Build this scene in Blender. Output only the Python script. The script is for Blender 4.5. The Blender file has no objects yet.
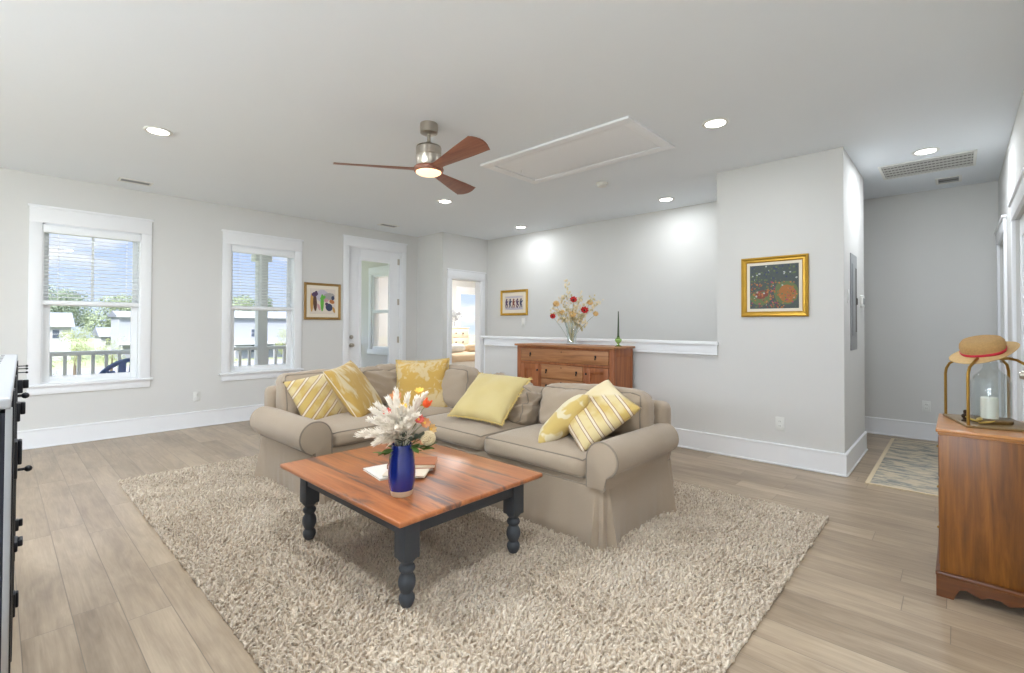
import bpy, bmesh, math, random
import numpy as np
from mathutils import Vector, Matrix, noise as mnoise
PI = math.pi
random.seed(7)
rng = np.random.default_rng(11)
SC = bpy.context.scene
COL = SC.collection

# ------------------------------------------------------------------ camera, sky, sun, exposure
FOC, YAW, PITCH, ROLL, SHY, ZC = 479.327, 42.908, .726, .212, -16.982, 1.238
th, ph, ro = map(math.radians, (YAW, PITCH, ROLL))
fw = Vector((-math.sin(th)*math.cos(ph), math.cos(th)*math.cos(ph), math.sin(ph)))
rt0 = Vector((math.cos(th), math.sin(th), 0)); up0 = rt0.cross(fw)
rt = rt0*math.cos(ro) + up0*math.sin(ro); up = up0*math.cos(ro) - rt0*math.sin(ro)
cam = bpy.data.cameras.new('camera'); camo = bpy.data.objects.new('camera', cam); COL.objects.link(camo)
cam.sensor_width = 36; cam.sensor_fit = 'HORIZONTAL'; cam.lens = FOC/1024*36; cam.shift_y = SHY/1024
cam.clip_start = .05; cam.clip_end = 400
M4 = Matrix.Identity(4)
for i in range(3):
    M4[i][0], M4[i][1], M4[i][2] = rt[i], up[i], -fw[i]
M4[2][3] = ZC
camo.matrix_world = M4
SC.camera = camo
SC.view_settings.view_transform = 'Standard'; SC.view_settings.look = 'None'
SC.view_settings.gamma = 1; SC.view_settings.use_curve_mapping = False
SC.view_settings.exposure = 0.76
SC.cycles.max_bounces = 10; SC.cycles.diffuse_bounces = 7; SC.cycles.transparent_max_bounces = 16
SC.cycles.sample_clamp_indirect = 6

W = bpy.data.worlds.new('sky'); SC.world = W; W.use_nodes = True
nt = W.node_tree; nt.nodes.clear()
def wn(t, **k):
    n = nt.nodes.new(t)
    for a, b in k.items(): setattr(n, a, b)
    return n
tc = wn('ShaderNodeTexCoord'); sp = wn('ShaderNodeSeparateXYZ'); nt.links.new(tc.outputs['Generated'], sp.inputs[0])
rp = wn('ShaderNodeValToRGB'); nt.links.new(sp.outputs['Z'], rp.inputs[0])
e = rp.color_ramp.elements; e[0].position = 0.0; e[0].color = (.66, .78, .96, 1); e[1].position = .45; e[1].color = (.30, .45, .92, 1)
ex = e.new(.12); ex.color = (.50, .64, .95, 1)
mp = wn('ShaderNodeMapping'); mp.inputs['Scale'].default_value = (2.2, 2.2, 7); nt.links.new(tc.outputs['Generated'], mp.inputs[0])
nz = wn('ShaderNodeTexNoise'); nz.inputs['Scale'].default_value = 2.6; nz.inputs['Detail'].default_value = 7; nt.links.new(mp.outputs[0], nz.inputs['Vector'])
cr = wn('ShaderNodeValToRGB'); cr.color_ramp.elements[0].position = .56; cr.color_ramp.elements[1].position = .68; nt.links.new(nz.outputs['Fac'], cr.inputs[0])
mx = wn('ShaderNodeMixRGB'); mx.inputs[2].default_value = (1, 1, 1, 1); nt.links.new(cr.outputs[0], mx.inputs[0]); nt.links.new(rp.outputs[0], mx.inputs[1])
# sky overhead, unseen, made several times brighter to light the floor inside
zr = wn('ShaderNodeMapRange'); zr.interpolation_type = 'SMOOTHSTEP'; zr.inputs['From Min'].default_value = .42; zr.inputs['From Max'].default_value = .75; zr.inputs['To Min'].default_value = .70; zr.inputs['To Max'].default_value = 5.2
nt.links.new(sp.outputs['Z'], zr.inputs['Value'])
hz = wn('ShaderNodeMixRGB'); hz.inputs[2].default_value = (.86, .92, 1, 1); hf = wn('ShaderNodeMapRange'); hf.inputs['From Min'].default_value = .42; hf.inputs['From Max'].default_value = .75; nt.links.new(sp.outputs['Z'], hf.inputs['Value']); nt.links.new(hf.outputs[0], hz.inputs[0]); nt.links.new(mx.outputs[0], hz.inputs[1])
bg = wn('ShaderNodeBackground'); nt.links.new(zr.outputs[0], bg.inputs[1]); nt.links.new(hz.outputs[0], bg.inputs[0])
wo = wn('ShaderNodeOutputWorld'); nt.links.new(bg.outputs[0], wo.inputs[0])

sl = bpy.data.lights.new('sun', 'SUN'); sl.energy = 4.4; sl.angle = .01; sl.color = (1, .95, .86)
so = bpy.data.objects.new('sun', sl); COL.objects.link(so)
so.rotation_euler = Vector((-.45, .60, -.66)).to_track_quat('-Z', 'Y').to_euler()

LAMP_W = 8          # each recessed lamp
# ------------------------------------------------------------------ materials
def lin(c):
    return tuple(((x/255)/12.92 if x/255 <= .04045 else ((x/255+.055)/1.055)**2.4) for x in c) + (1,)
class NT:
    def __init__(s, name):
        s.m = bpy.data.materials.new(name); s.m.use_nodes = True; s.t = s.m.node_tree
        s.b = s.t.nodes['Principled BSDF']
    def n(s, t, ins=None, **k):
        n = s.t.nodes.new(t)
        for a, b in k.items(): setattr(n, a, b)
        for a, b in (ins or {}).items(): s.i(n, a, b)
        return n
    def i(s, n, a, b):
        if isinstance(b, bpy.types.NodeSocket): s.t.links.new(b, n.inputs[a])
        else: n.inputs[a].default_value = b
    def math(s, op, a, b=0.0):
        return s.n('ShaderNodeMath', {0: a, 1: b}, operation=op).outputs[0]
    def coord(s, scale=(1, 1, 1), loc=(0, 0, 0), rot=(0, 0, 0), kind='Object'):
        c = s.n('ShaderNodeTexCoord'); m = s.n('ShaderNodeMapping', {'Vector': c.outputs[kind], 'Scale': scale, 'Location': loc, 'Rotation': rot})
        return m.outputs[0]
    def noise(s, v, scale=5, detail=3, rough=.5, dist=0):
        return s.n('ShaderNodeTexNoise', {'Vector': v, 'Scale': scale, 'Detail': detail, 'Roughness': rough, 'Distortion': dist}).outputs['Fac']
    def ramp(s, f, stops):
        r = s.n('ShaderNodeValToRGB', {0: f}); e = r.color_ramp.elements
        for k, (p, c) in enumerate(stops):
            x = e[k] if k < 2 else e.new(p)
            x.position = p; x.color = c if len(c) == 4 else lin(c)
        return r.outputs[0]
    def mix(s, f, a, b, mode='MIX'):
        return s.n('ShaderNodeMixRGB', {0: f, 1: a, 2: b}, blend_type=mode).outputs[0]
    def bump(s, h, strength=.3, dist=.01):
        s.i(s.b, 'Normal', s.n('ShaderNodeBump', {'Height': h, 'Strength': strength, 'Distance': dist}).outputs[0])
    def set(s, **k):
        for a, b in k.items(): s.i(s.b, {'color': 'Base Color', 'rough': 'Roughness', 'metal': 'Metallic', 'spec': 'Specular IOR Level', 'sheen': 'Sheen Weight', 'coat': 'Coat Weight', 'trans': 'Transmission Weight', 'ior': 'IOR', 'alpha': 'Alpha', 'sss': 'Subsurface Weight'}[a], b)
        return s
def plain(name, c, rough=.5, metal=0, var=.04, scale=8, bump=0, **k):
    s = NT(name); f = s.noise(s.coord(), scale, 3)
    c0 = lin(c); a = tuple(x*(1-var) for x in c0[:3])+(1,); b = tuple(min(1, x*(1+var)) for x in c0[:3])+(1,)
    s.set(color=s.mix(f, a, b), rough=rough, metal=metal, **k)
    if bump: s.bump(s.noise(s.coord(), scale*12, 4), bump, .004)
    return s.m
def fabric(name, c, var=.10, scale=3, weave=420, sheen=.25):
    s = NT(name); v = s.coord(); f = s.noise(v, scale, 5, .6)
    fine = s.noise(v, 160, 2)
    c0 = lin(c); a = tuple(x*(1-var) for x in c0[:3])+(1,); b = tuple(min(1, x*(1+var)) for x in c0[:3])+(1,)
    s.set(color=s.mix(s.mix(.35, f, fine), a, b), rough=.9, spec=.15, sheen=sheen)
    h = s.mix(.6, s.noise(v, weave, 2), s.noise(v, 14, 3)); s.bump(h, .35, .006)
    return s.m
def wood(name, dark, mid, light, axis=0, scale=1.0, rough=.38, streak=None, coat=0, bump=.08):
    s = NT(name); sc = [14*scale]*3; sc[axis] = 1.1*scale
    v = s.coord(tuple(sc)); f = s.noise(v, 1.6, 6, .62, .9)
    sc2 = [90*scale]*3; sc2[axis] = 3*scale
    g = s.noise(s.coord(tuple(sc2)), 1.0, 3, .6)
    m = s.mix(.28, f, g)
    c = s.ramp(m, [(.28, dark), (.72, light), (.5, mid)])
    if streak:
        sc3 = [7.5]*3; sc3[axis] = .9
        k = s.ramp(s.noise(s.coord(tuple(sc3), (3, 1, 0)), 1.5, 6, .7, .6), [(.52, (0, 0, 0, 1)), (.62, (1, 1, 1, 1))])
        c = s.mix(s.math('MULTIPLY', k, .85), c, lin(streak))
    s.set(color=c, rough=s.math('ADD', s.math('MULTIPLY', f, .18), rough-.09))
    if coat: s.set(coat=coat); s.i(s.b, 'Coat Roughness', .3)
    s.bump(g, bump, .002)
    return s.m
def glass(name, tint=(1, 1, 1, 1), refl=1.0):
    m = bpy.data.materials.new(name); m.use_nodes = True; t = m.node_tree; t.nodes.clear()
    o = t.nodes.new('ShaderNodeOutputMaterial'); tr = t.nodes.new('ShaderNodeBsdfTransparent'); tr.inputs[0].default_value = tint
    gl = t.nodes.new('ShaderNodeBsdfGlossy'); gl.inputs['Roughness'].default_value = .02
    lw = t.nodes.new('ShaderNodeLayerWeight'); lw.inputs[0].default_value = .5
    pw = t.nodes.new('ShaderNodeMath'); pw.operation = 'POWER'; pw.inputs[1].default_value = 4; t.links.new(lw.outputs['Facing'], pw.inputs[0])
    mu = t.nodes.new('ShaderNodeMath'); mu.operation = 'MULTIPLY_ADD'; mu.inputs[1].default_value = .5*refl; mu.inputs[2].default_value = .035*refl
    t.links.new(pw.outputs[0], mu.inputs[0])
    x = t.nodes.new('ShaderNodeMixShader'); t.links.new(mu.outputs[0], x.inputs[0]); t.links.new(tr.outputs[0], x.inputs[1]); t.links.new(gl.outputs[0], x.inputs[2]); t.links.new(x.outputs[0], o.inputs[0])
    return m
def emit(name, c, st):
    s = NT(name); s.set(color=c+(1,)); s.i(s.b, 'Emission Color', c+(1,)); s.i(s.b, 'Emission Strength', st); return s.m

MT = {}
MT['wall'] = plain('wall_paint', (213, 212, 209), .85, var=.012, scale=3, bump=.05)
MT['ceil'] = plain('ceiling_paint', (231, 236, 241), .9, var=.01, scale=2)
MT['trim'] = plain('trim_paint', (235, 236, 238), .4, var=.01)
MT['sash'] = plain('window_vinyl', (238, 240, 242), .35, var=.01)
MT['glass'] = glass('window_glass')
MT['clearglass'] = glass('clear_glass', (.95, .97, .97, 1), 1.6)
MT['greenglass'] = glass('green_glass', (.62, .78, .42, 1), 1.4)
MT['blind'] = plain('blind_slat', (238, 240, 242), .5, var=.01)
MT['nickel'] = plain('brushed_nickel', (188, 180, 168), .32, 1, .08, 30)
MT['steel'] = plain('steel', (170, 172, 175), .3, 1, .05)
MT['brass'] = plain('aged_brass', (165, 128, 62), .38, 1, .15, 20)
MT['bronze'] = plain('dark_bronze', (66, 52, 40), .5, .7, .2, 25)
MT['black'] = plain('black_iron', (22, 23, 30), .38, .3, .1)
MT['navy'] = plain('navy_paint', (20, 24, 44), .35, 0, .12, 5)
MT['slate'] = plain('charcoal_paint', (58, 62, 68), .55, 0, .10, 12, .1)
MT['palestone'] = plain('pale_enamel', (168, 170, 174), .35, 0, .05, 40)
MT['grey_metal'] = plain('grey_enamel', (150, 152, 154), .45, 0, .03)
MT['louvre'] = plain('louvre_enamel', (196, 195, 190), .5, 0, .02)
MT['darkslot'] = plain('dark_slot', (112, 111, 108), .7, 0, .05)
MT['sofa'] = fabric('sofa_linen', (164, 148, 129), .09)
MT['sofa_pipe'] = fabric('sofa_piping', (136, 124, 110), .06)
MT['sideboard'] = wood('sideboard_wood', (116, 74, 44), (162, 110, 68), (188, 136, 90), 0, .8, .45)
MT['sideboard_v'] = wood('sideboard_upright_wood', (110, 60, 30), (154, 90, 48), (176, 110, 62), 2, .8, .45)
MT['chest'] = wood('chest_wood', (66, 34, 6), (118, 70, 18), (152, 98, 34), 2, .9, .36, coat=.12)
MT['chest_top'] = wood('chest_top_wood', (134, 80, 34), (170, 112, 54), (190, 134, 74), 0, .9, .3, coat=.4)
MT['chest_base'] = wood('chest_base_wood', (66, 33, 10), (98, 54, 18), (118, 68, 26), 0, .9, .36, coat=.15)
MT['tabletop'] = wood('tabletop_wood', (118, 66, 36), (166, 98, 54), (194, 128, 80), 0, .7, .38, streak=(80, 62, 58), coat=.28, bump=.2)
MT['fanwood'] = wood('fan_blade_wood', (112, 66, 50), (140, 90, 70), (158, 108, 86), 0, 1.2, .42)
MT['straw'] = plain('woven_straw', (196, 156, 100), .85, 0, .22, 120, .9)
MT['strawlow'] = plain('brim_straw', (206, 174, 122), .85, 0, .12, 90, .6)
MT['ribbon'] = plain('red_ribbon', (198, 38, 62), .6, 0, .08)
MT['wax'] = plain('cream_wax', (232, 228, 216), .5, 0, .02, sss=.1)
MT['cobalt'] = plain('cobalt_glaze', (22, 38, 116), .12, 0, .15, 6, coat=.6)
MT['bisque'] = plain('unglazed_clay', (214, 196, 168), .7, 0, .06, 40)
MT['stem'] = plain('green_stem', (96, 112, 62), .7, 0, .2, 20)
MT['leaf'] = plain('leaf_green', (92, 128, 60), .6, 0, .25, 20)
MT['sageleaf'] = plain('sage_leaf', (92, 104, 92), .7, 0, .2, 20)
def translucent(name, c, amt):
    m = bpy.data.materials.new(name); m.use_nodes = True; t = m.node_tree; t.nodes.clear(); o = t.nodes.new('ShaderNodeOutputMaterial')
    a = t.nodes.new('ShaderNodeBsdfDiffuse'); q = t.nodes.new('ShaderNodeBsdfTranslucent'); a.inputs[0].default_value = lin(c); q.inputs[0].default_value = lin(c)
    x = t.nodes.new('ShaderNodeMixShader'); x.inputs[0].default_value = amt; t.links.new(a.outputs[0], x.inputs[1]); t.links.new(q.outputs[0], x.inputs[2]); t.links.new(x.outputs[0], o.inputs[0]); return m
MT['plume'] = translucent('white_plume', (255, 251, 244), .5)
MT['orange'] = plain('orange_petal', (236, 92, 42), .6, 0, .12, 30)
MT['coral'] = plain('coral_petal', (206, 98, 88), .7, 0, .15, 30)
MT['peach'] = plain('peach_petal', (222, 160, 112), .7, 0, .15, 30)
MT['yellowp'] = plain('yellow_petal', (236, 196, 92), .7, 0, .12, 30)
MT['cream'] = plain('cream_petal', (230, 214, 178), .75, 0, .1, 30)
MT['redp'] = plain('red_petal', (196, 34, 34), .6, 0, .2, 30)
MT['tanp'] = plain('tan_petal', (222, 186, 126), .7, 0, .2, 30)
MT['drystem'] = plain('dry_stem', (206, 192, 150), .8, 0, .2, 30)
MT['paper'] = plain('paper_white', (226, 222, 214), .6, 0, .03)
MT['paper2'] = plain('paper_cream', (222, 208, 186), .6, 0, .05)
MT['cover_red'] = plain('red_magazine_spine', (150, 60, 50), .5, 0, .1)
MT['tanleather'] = plain('tan_leather', (164, 96, 56), .55, 0, .12, 20)
MT['plastic'] = plain('white_plastic', (226, 226, 222), .4, 0, .01)
MT['goldframe'] = plain('gilt_frame', (196, 154, 62), .4, .75, .18, 18)
MT['bronzeframe'] = plain('antique_gold_frame', (158, 124, 70), .5, .5, .2, 18)
MT['mat'] = plain('cream_mat_board', (228, 218, 200), .9, 0, .01)
MT['lamp'] = emit('lamp_lens', (1, .97, .92), 9)
MT['globe'] = emit('fill_globe_glow', (.80, .895, 1), 54)
MT['fanlamp'] = emit('warm_lamp_lens', (1, .66, .38), 1.05)
MT['beige'] = fabric('beige_linen', (214, 190, 160), .12)
MT['drawerpaint'] = plain('pale_wood', (226, 208, 184), .5, 0, .06, 10)
MT['siding'] = plain('white_siding', (226, 228, 232), .6, 0, .02)
MT['farwhite'] = plain('far_white_siding', (176, 176, 180), .7, 0, .03)  # white siding darkened so the distant houses do not render overbright
MT['greysiding'] = plain('grey_siding', (152, 155, 164), .7, 0, .03)
MT['roof'] = plain('grey_roof', (104, 108, 118), .85, 0, .12, 2)
MT['darkwin'] = plain('window_dark', (70, 78, 92), .2, 0, .1)
MT['shutter'] = plain('red_shutter', (140, 52, 62), .6, 0, .05)
MT['bluechair'] = plain('blue_plastic', (78, 98, 140), .5, 0, .05)
MT['deck'] = plain('deck_boards', (176, 170, 160), .7, 0, .1, 5)
MT['bark'] = plain('bark', (104, 92, 78), .9, 0, .2, 10)
MT['crown1'] = plain('tree_green', (126, 138, 108), .8, 0, .3, .3)  # tree greens paled, haze of distance mixed into the colour
MT['crown2'] = plain('tree_light_green', (140, 148, 98), .8, 0, .2, .3)
MT['crown3'] = plain('tree_dark_green', (108, 122, 100), .8, 0, .3, .3)
MT['lawn'] = plain('lawn', (112, 120, 86), .9, 0, .2, .15)
MT['asphalt'] = plain('asphalt', (104, 104, 108), .9, 0, .06, .4)
MT['carpaint'] = plain('silver_car_paint', (190, 194, 200), .25, .3, .02)

def floor_mat():
    s = NT('plank_floor'); c = s.n('ShaderNodeTexCoord'); x = s.n('ShaderNodeSeparateXYZ', {0: c.outputs['Object']})
    X, Y = x.outputs[0], x.outputs[1]
    PW, PL = .1545, 1.22
    q = s.math('DIVIDE', s.math('SUBTRACT', Y, .233), PW); row = s.math('FLOOR', q); fy = s.math('FRACT', q)
    rnd = s.n('ShaderNodeTexWhiteNoise', {'W': row}, noise_dimensions='1D').outputs['Value']
    p = s.math('ADD', s.math('DIVIDE', X, PL), s.math('MULTIPLY', rnd, 7.31)); seg = s.math('FLOOR', p); fx = s.math('FRACT', p)
    cell = s.n('ShaderNodeCombineXYZ', {0: seg, 1: row}).outputs[0]
    pr = s.n('ShaderNodeTexWhiteNoise', {'Vector': cell}, noise_dimensions='3D').outputs['Value']
    gv = s.n('ShaderNodeCombineXYZ', {0: s.math('MULTIPLY', X, 1.3), 1: s.math('MULTIPLY', Y, 11), 2: s.math('MULTIPLY', pr, 40)}).outputs[0]
    g = s.noise(gv, 1.5, 6, .62, 1.2)
    fine = s.noise(s.n('ShaderNodeCombineXYZ', {0: s.math('MULTIPLY', X, 6), 1: s.math('MULTIPLY', Y, 160), 2: s.math('MULTIPLY', pr, 20)}).outputs[0], 1, 3)
    t = s.math('ADD', s.math('ADD', s.math('MULTIPLY', s.mix(.5, g, s.noise(s.n('ShaderNodeCombineXYZ', {0: s.math('MULTIPLY', X, 1.1), 1: s.math('MULTIPLY', Y, 3.5), 2: s.math('MULTIPLY', pr, 30)}).outputs[0], 1.4, 4, .6)), .76), s.math('MULTIPLY', pr, .12)), s.math('MULTIPLY', fine, .12))
    col = s.ramp(t, [(.31, (124, 106, 86)), (.69, (194, 175, 150)), (.5, (164, 145, 122))])
    ey = s.math('MINIMUM', fy, s.math('SUBTRACT', 1, fy)); exx = s.math('MULTIPLY', s.math('MINIMUM', fx, s.math('SUBTRACT', 1, fx)), PL/PW)
    ed = s.math('MINIMUM', ey, exx); gap = s.ramp(ed, [(.004, (0, 0, 0, 1)), (.013, (1, 1, 1, 1))])
    col = s.mix(gap, lin((122, 108, 94)), col)
    s.set(color=col, rough=s.math('ADD', s.math('MULTIPLY', g, .16), .27), spec=.5)
    s.bump(s.math('ADD', s.math('MULTIPLY', gap, .6), s.math('MULTIPLY', fine, .15)), .35, .003)
    return s.m
MT['floor'] = floor_mat()

def rug_mat():
    s = NT('shag_yarn'); v = s.coord((1, 1, .3))
    a = s.noise(v, 95, 2); b = s.noise(v, 3.2, 4)
    t = s.math('ADD', s.math('MULTIPLY', a, .72), s.math('MULTIPLY', b, .28))
    s.set(color=s.ramp(t, [(.3, (150, 133, 114)), (.70, (230, 218, 201)), (.5, (205, 190, 170))]), rough=.95, spec=.08, sheen=.3)  # yarn tones vary; dark end also holds painted shading of the pile
    return s.m
MT['rug'] = rug_mat()
def runner_mat():
    s = NT('runner_weave'); v = s.coord((1, 1, 1)); n = s.noise(s.coord((1.6, 4.5, 1)), 3.2, 7, .7, .6)
    c = s.ramp(n, [(.36, (92, 98, 104)), (.68, (204, 190, 166)), (.46, (136, 138, 136)), (.53, (186, 172, 150))])
    w = s.noise(v, 60, 3); c = s.mix(s.math('MULTIPLY', w, .3), c, lin((226, 214, 190)))
    s.set(color=c, rough=.95, spec=.1); s.bump(s.noise(v, 220, 2), .4, .004); return s.m
MT['runner'] = runner_mat()
MT['runner_edge'] = fabric('runner_binding', (206, 188, 156), .06)

def pillow_mat(kind):
    s = NT('pillow_'+kind); c = s.n('ShaderNodeTexCoord').outputs['Object']; v = s.coord()
    Wh, Rd = lin((216, 203, 180)), lin((130, 78, 66))
    if kind == 'stripe' or kind == 'stripe_light':
        base = s.mix(s.ramp(s.noise(v, 7, 3), [(.42, (0, 0, 0, 1)), (.6, (1, 1, 1, 1))]), lin((192, 164, 96)), lin((208, 190, 142)))
        x = s.n('ShaderNodeSeparateXYZ', {0: s.coord((1, 1, 1), rot=(0, 0, -.62 if kind == 'stripe' else .1))})
        q = s.math('FRACT', s.math('ADD', s.math('MULTIPLY', x.outputs[1], 14), s.math('MULTIPLY', s.noise(v, 5, 2), .25)))
        band = s.ramp(q, [(0, (0, 0, 0, 1)), (.44, (1, 1, 1, 1)), (.42, (0, 0, 0, 1)), (.66, (1, 1, 1, 1)), (.68, (0, 0, 0, 1))])
        r1 = s.ramp(q, [(.39, (0, 0, 0, 1)), (.405, (1, 1, 1, 1)), (.445, (1, 1, 1, 1)), (.46, (0, 0, 0, 1))])
        r2 = s.ramp(q, [(.64, (0, 0, 0, 1)), (.655, (1, 1, 1, 1)), (.70, (1, 1, 1, 1)), (.715, (0, 0, 0, 1))])
        col = s.mix(band, base, Wh); col = s.mix(s.math('MULTIPLY', s.math('MAXIMUM', r1, r2), .85), col, Rd)
        # one end of the cover is woven pale and mottled
        so_ = s.n('ShaderNodeSeparateXYZ', {0: c})
        xo = s.math('SUBTRACT', s.math('MULTIPLY', so_.outputs[1], .72), s.math('MULTIPLY', so_.outputs[0], .72)) if kind == 'stripe_light' else so_.outputs[0]
        fade = s.ramp(s.math('ADD', xo, .5), [(.57, (0, 0, 0, 1)), (.60, (1, 1, 1, 1))])
        pale = s.mix(s.noise(v, 9, 3), lin((216, 194, 136)), lin((220, 209, 184)))
        col = s.mix(fade, col, pale)
    elif kind == 'ikat':
        n = s.noise(s.coord((9, 2.6, 4), rot=(0, 0, .25)), 1.6, 4, .6, .5)
        col = s.mix(s.ramp(n, [(.50, (0, 0, 0, 1)), (.60, (1, 1, 1, 1))]), lin((186, 152, 82)), lin((206, 190, 154)))
    elif kind == 'floral':
        n = s.noise(v, 13, 4, .6, 1.2); n2 = s.noise(v, 4.5, 2)
        f = s.ramp(s.math('ADD', s.math('MULTIPLY', n, .6), s.math('MULTIPLY', n2, .4)), [(.50, (0, 0, 0, 1)), (.56, (1, 1, 1, 1))])
        col = s.mix(s.math('MULTIPLY', f, .6), lin((192, 156, 84)), lin((210, 196, 164)))
    elif kind == 'plain':
        n = s.noise(v, 5, 4); col = s.mix(n, lin((190, 170, 112)), lin((204, 188, 138)))
    else:
        n = s.noise(s.coord((1, 1, 1)), 9, 2, .5, .4)
        col = s.mix(s.ramp(n, [(.50, (0, 0, 0, 1)), (.56, (1, 1, 1, 1))]), lin((198, 172, 106)), lin((214, 202, 168)))
    s.set(color=col, rough=.9, spec=.12, sheen=.2)
    s.bump(s.mix(.5, s.noise(v, 300, 2), s.noise(v, 12, 3)), .3, .006)
    return s.m

# ------------------------------------------------------------------ mesh helpers
def root_of(o):
    while o.parent is not None: o = o.parent
    return o
class B:
    def __init__(s): s.bm = bmesh.new(); s.mats = []; s.mi = 0
    def use(s, m):
        if m not in s.mats: s.mats.append(m)
        s.mi = s.mats.index(m)
    def face(s, vs):
        try: f = s.bm.faces.new(vs); f.material_index = s.mi; return f
        except ValueError: return None
    def box(s, x0, x1, y0, y1, z0, z1, bevel=0, seg=2):
        v = [s.bm.verts.new((x, y, z)) for z in (z0, z1) for y in (y0, y1) for x in (x0, x1)]
        fs = [s.face([v[i] for i in f]) for f in ((0, 2, 3, 1), (4, 5, 7, 6), (0, 1, 5, 4), (2, 6, 7, 3), (0, 4, 6, 2), (1, 3, 7, 5))]
        if bevel:
            es = list({e for f in fs for e in f.edges})
            bmesh.ops.bevel(s.bm, geom=es, offset=bevel, segments=seg, affect='EDGES', profile=.5, material=s.mi)
        return s
    def prism(s, poly, axis, a0, a1, bevel=0):
        # poly in the two remaining axes (cyclic order x,y,z without axis)
        def mk(p, a):
            q = list(p); q.insert(axis, a); return q
        n = len(poly)
        A = [s.bm.verts.new(mk(p, a0)) for p in poly]; Bv = [s.bm.verts.new(mk(p, a1)) for p in poly]
        fs = [s.face(A[::-1]), s.face(Bv)]
        for i in range(n): fs.append(s.face([A[i], A[(i+1) % n], Bv[(i+1) % n], Bv[i]]))
        if bevel:
            es = list(set(fs[0].edges) | set(fs[1].edges))
            bmesh.ops.bevel(s.bm, geom=es, offset=bevel, segments=2, affect='EDGES', profile=.5, material=s.mi)
        return s
    def tube(s, pts, r, n=8, closed=False, cap=True):
        pts = [Vector(p) for p in pts]; m = len(pts)
        rr = r if isinstance(r, (list, tuple)) else [r]*m
        prev = None; rings = []
        for i, p in enumerate(pts):
            if closed: t = pts[(i+1) % m]-pts[i-1]
            else: t = pts[min(i+1, m-1)]-pts[max(i-1, 0)]
            t = t.normalized() if t.length > 1e-9 else Vector((0, 0, 1))
            if prev is None:
                a = Vector((0, 0, 1)) if abs(t.z) < .9 else Vector((1, 0, 0)); u = t.cross(a).normalized()
            else:
                u = prev - t*prev.dot(t); u = u.normalized() if u.length > 1e-6 else t.orthogonal().normalized()
            prev = u; w = t.cross(u)
            rings.append([s.bm.verts.new(p + (u*math.cos(k*2*PI/n)+w*math.sin(k*2*PI/n))*rr[i]) for k in range(n)])
        for i in range(m if closed else m-1):
            a, b = rings[i], rings[(i+1) % m]
            for k in range(n): s.face([a[k], a[(k+1) % n], b[(k+1) % n], b[k]])
        if cap and not closed: s.face(rings[0][::-1]); s.face(rings[-1])
        return s
    def lathe(s, prof, c=(0, 0, 0), n=24, cap=True):
        rings = []
        for r, z in prof:
            rings.append([s.bm.verts.new((c[0]+r*math.cos(2*PI*k/n), c[1]+r*math.sin(2*PI*k/n), c[2]+z)) for k in range(n)])
        for a, b in zip(rings, rings[1:]):
            for k in range(n): s.face([a[k], a[(k+1) % n], b[(k+1) % n], b[k]])
        if cap:
            s.face(rings[0][::-1]); s.face(rings[-1])
        return s
    def ball(s, c, r, sub=2, sq=(1, 1, 1), jit=0):
        g = bmesh.ops.create_icosphere(s.bm, subdivisions=sub, radius=1)
        for v in g['verts']:
            k = 1 + jit*mnoise.noise(v.co*2.3 + Vector(c)*9)
            v.co = Vector((v.co.x*r*sq[0]*k + c[0], v.co.y*r*sq[1]*k + c[1], v.co.z*r*sq[2]*k + c[2]))
        for f in {f for v in g['verts'] for f in v.link_faces}: f.material_index = s.mi
        return s
    def quad(s, *p): s.face([s.bm.verts.new(q) for q in p]); return s
    def poly(s, p): s.face([s.bm.verts.new(q) for q in p]); return s
    def done(s, name, mat=None, parent=None, smooth=True, ang=38, loc=None):
        me = bpy.data.meshes.new(name)
        if mat is not None and not s.mats: s.mats = [mat]
        bmesh.ops.recalc_face_normals(s.bm, faces=s.bm.faces)
        o = bpy.data.objects.new(name, me)
        if parent is not None:
            off = root_of(parent).location
        else:
            if loc is None:
                vs = [v.co for v in s.bm.verts]
                lo = [min(v[i] for v in vs) for i in range(3)]; hi = [max(v[i] for v in vs) for i in range(3)]
                loc = ((lo[0]+hi[0])/2, (lo[1]+hi[1])/2, lo[2])
            off = Vector(loc); o.location = off
        bmesh.ops.translate(s.bm, verts=s.bm.verts, vec=-Vector(off))
        if smooth:
            for f in s.bm.faces: f.smooth = True
            for e in s.bm.edges:
                if len(e.link_faces) == 2 and e.calc_face_angle(0) > math.radians(ang): e.smooth = False
        s.bm.to_mesh(me); s.bm.free()
        for m in s.mats: me.materials.append(MT[m] if isinstance(m, str) else m)
        COL.objects.link(o)
        if parent is not None: o.parent = parent
        return o
def tag(o, label, cat, group=None, kind=None):
    o['label'] = label; o['category'] = cat
    if group: o['group'] = group
    if kind: o['kind'] = kind
    return o
def thing(name, label, cat, loc=(0, 0, 0), group=None):
    o = bpy.data.objects.new(name, None); o.empty_display_size = .1; COL.objects.link(o); o.location = loc
    if label: tag(o, label, cat, group)
    return o
def struct(o): o['kind'] = 'structure'; return o
def copy_tree(o, parent=None):
    c = o.copy(); COL.objects.link(c)
    if parent is not None: c.parent = parent
    for ch in list(o.children): copy_tree(ch, c)
    return c
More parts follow.
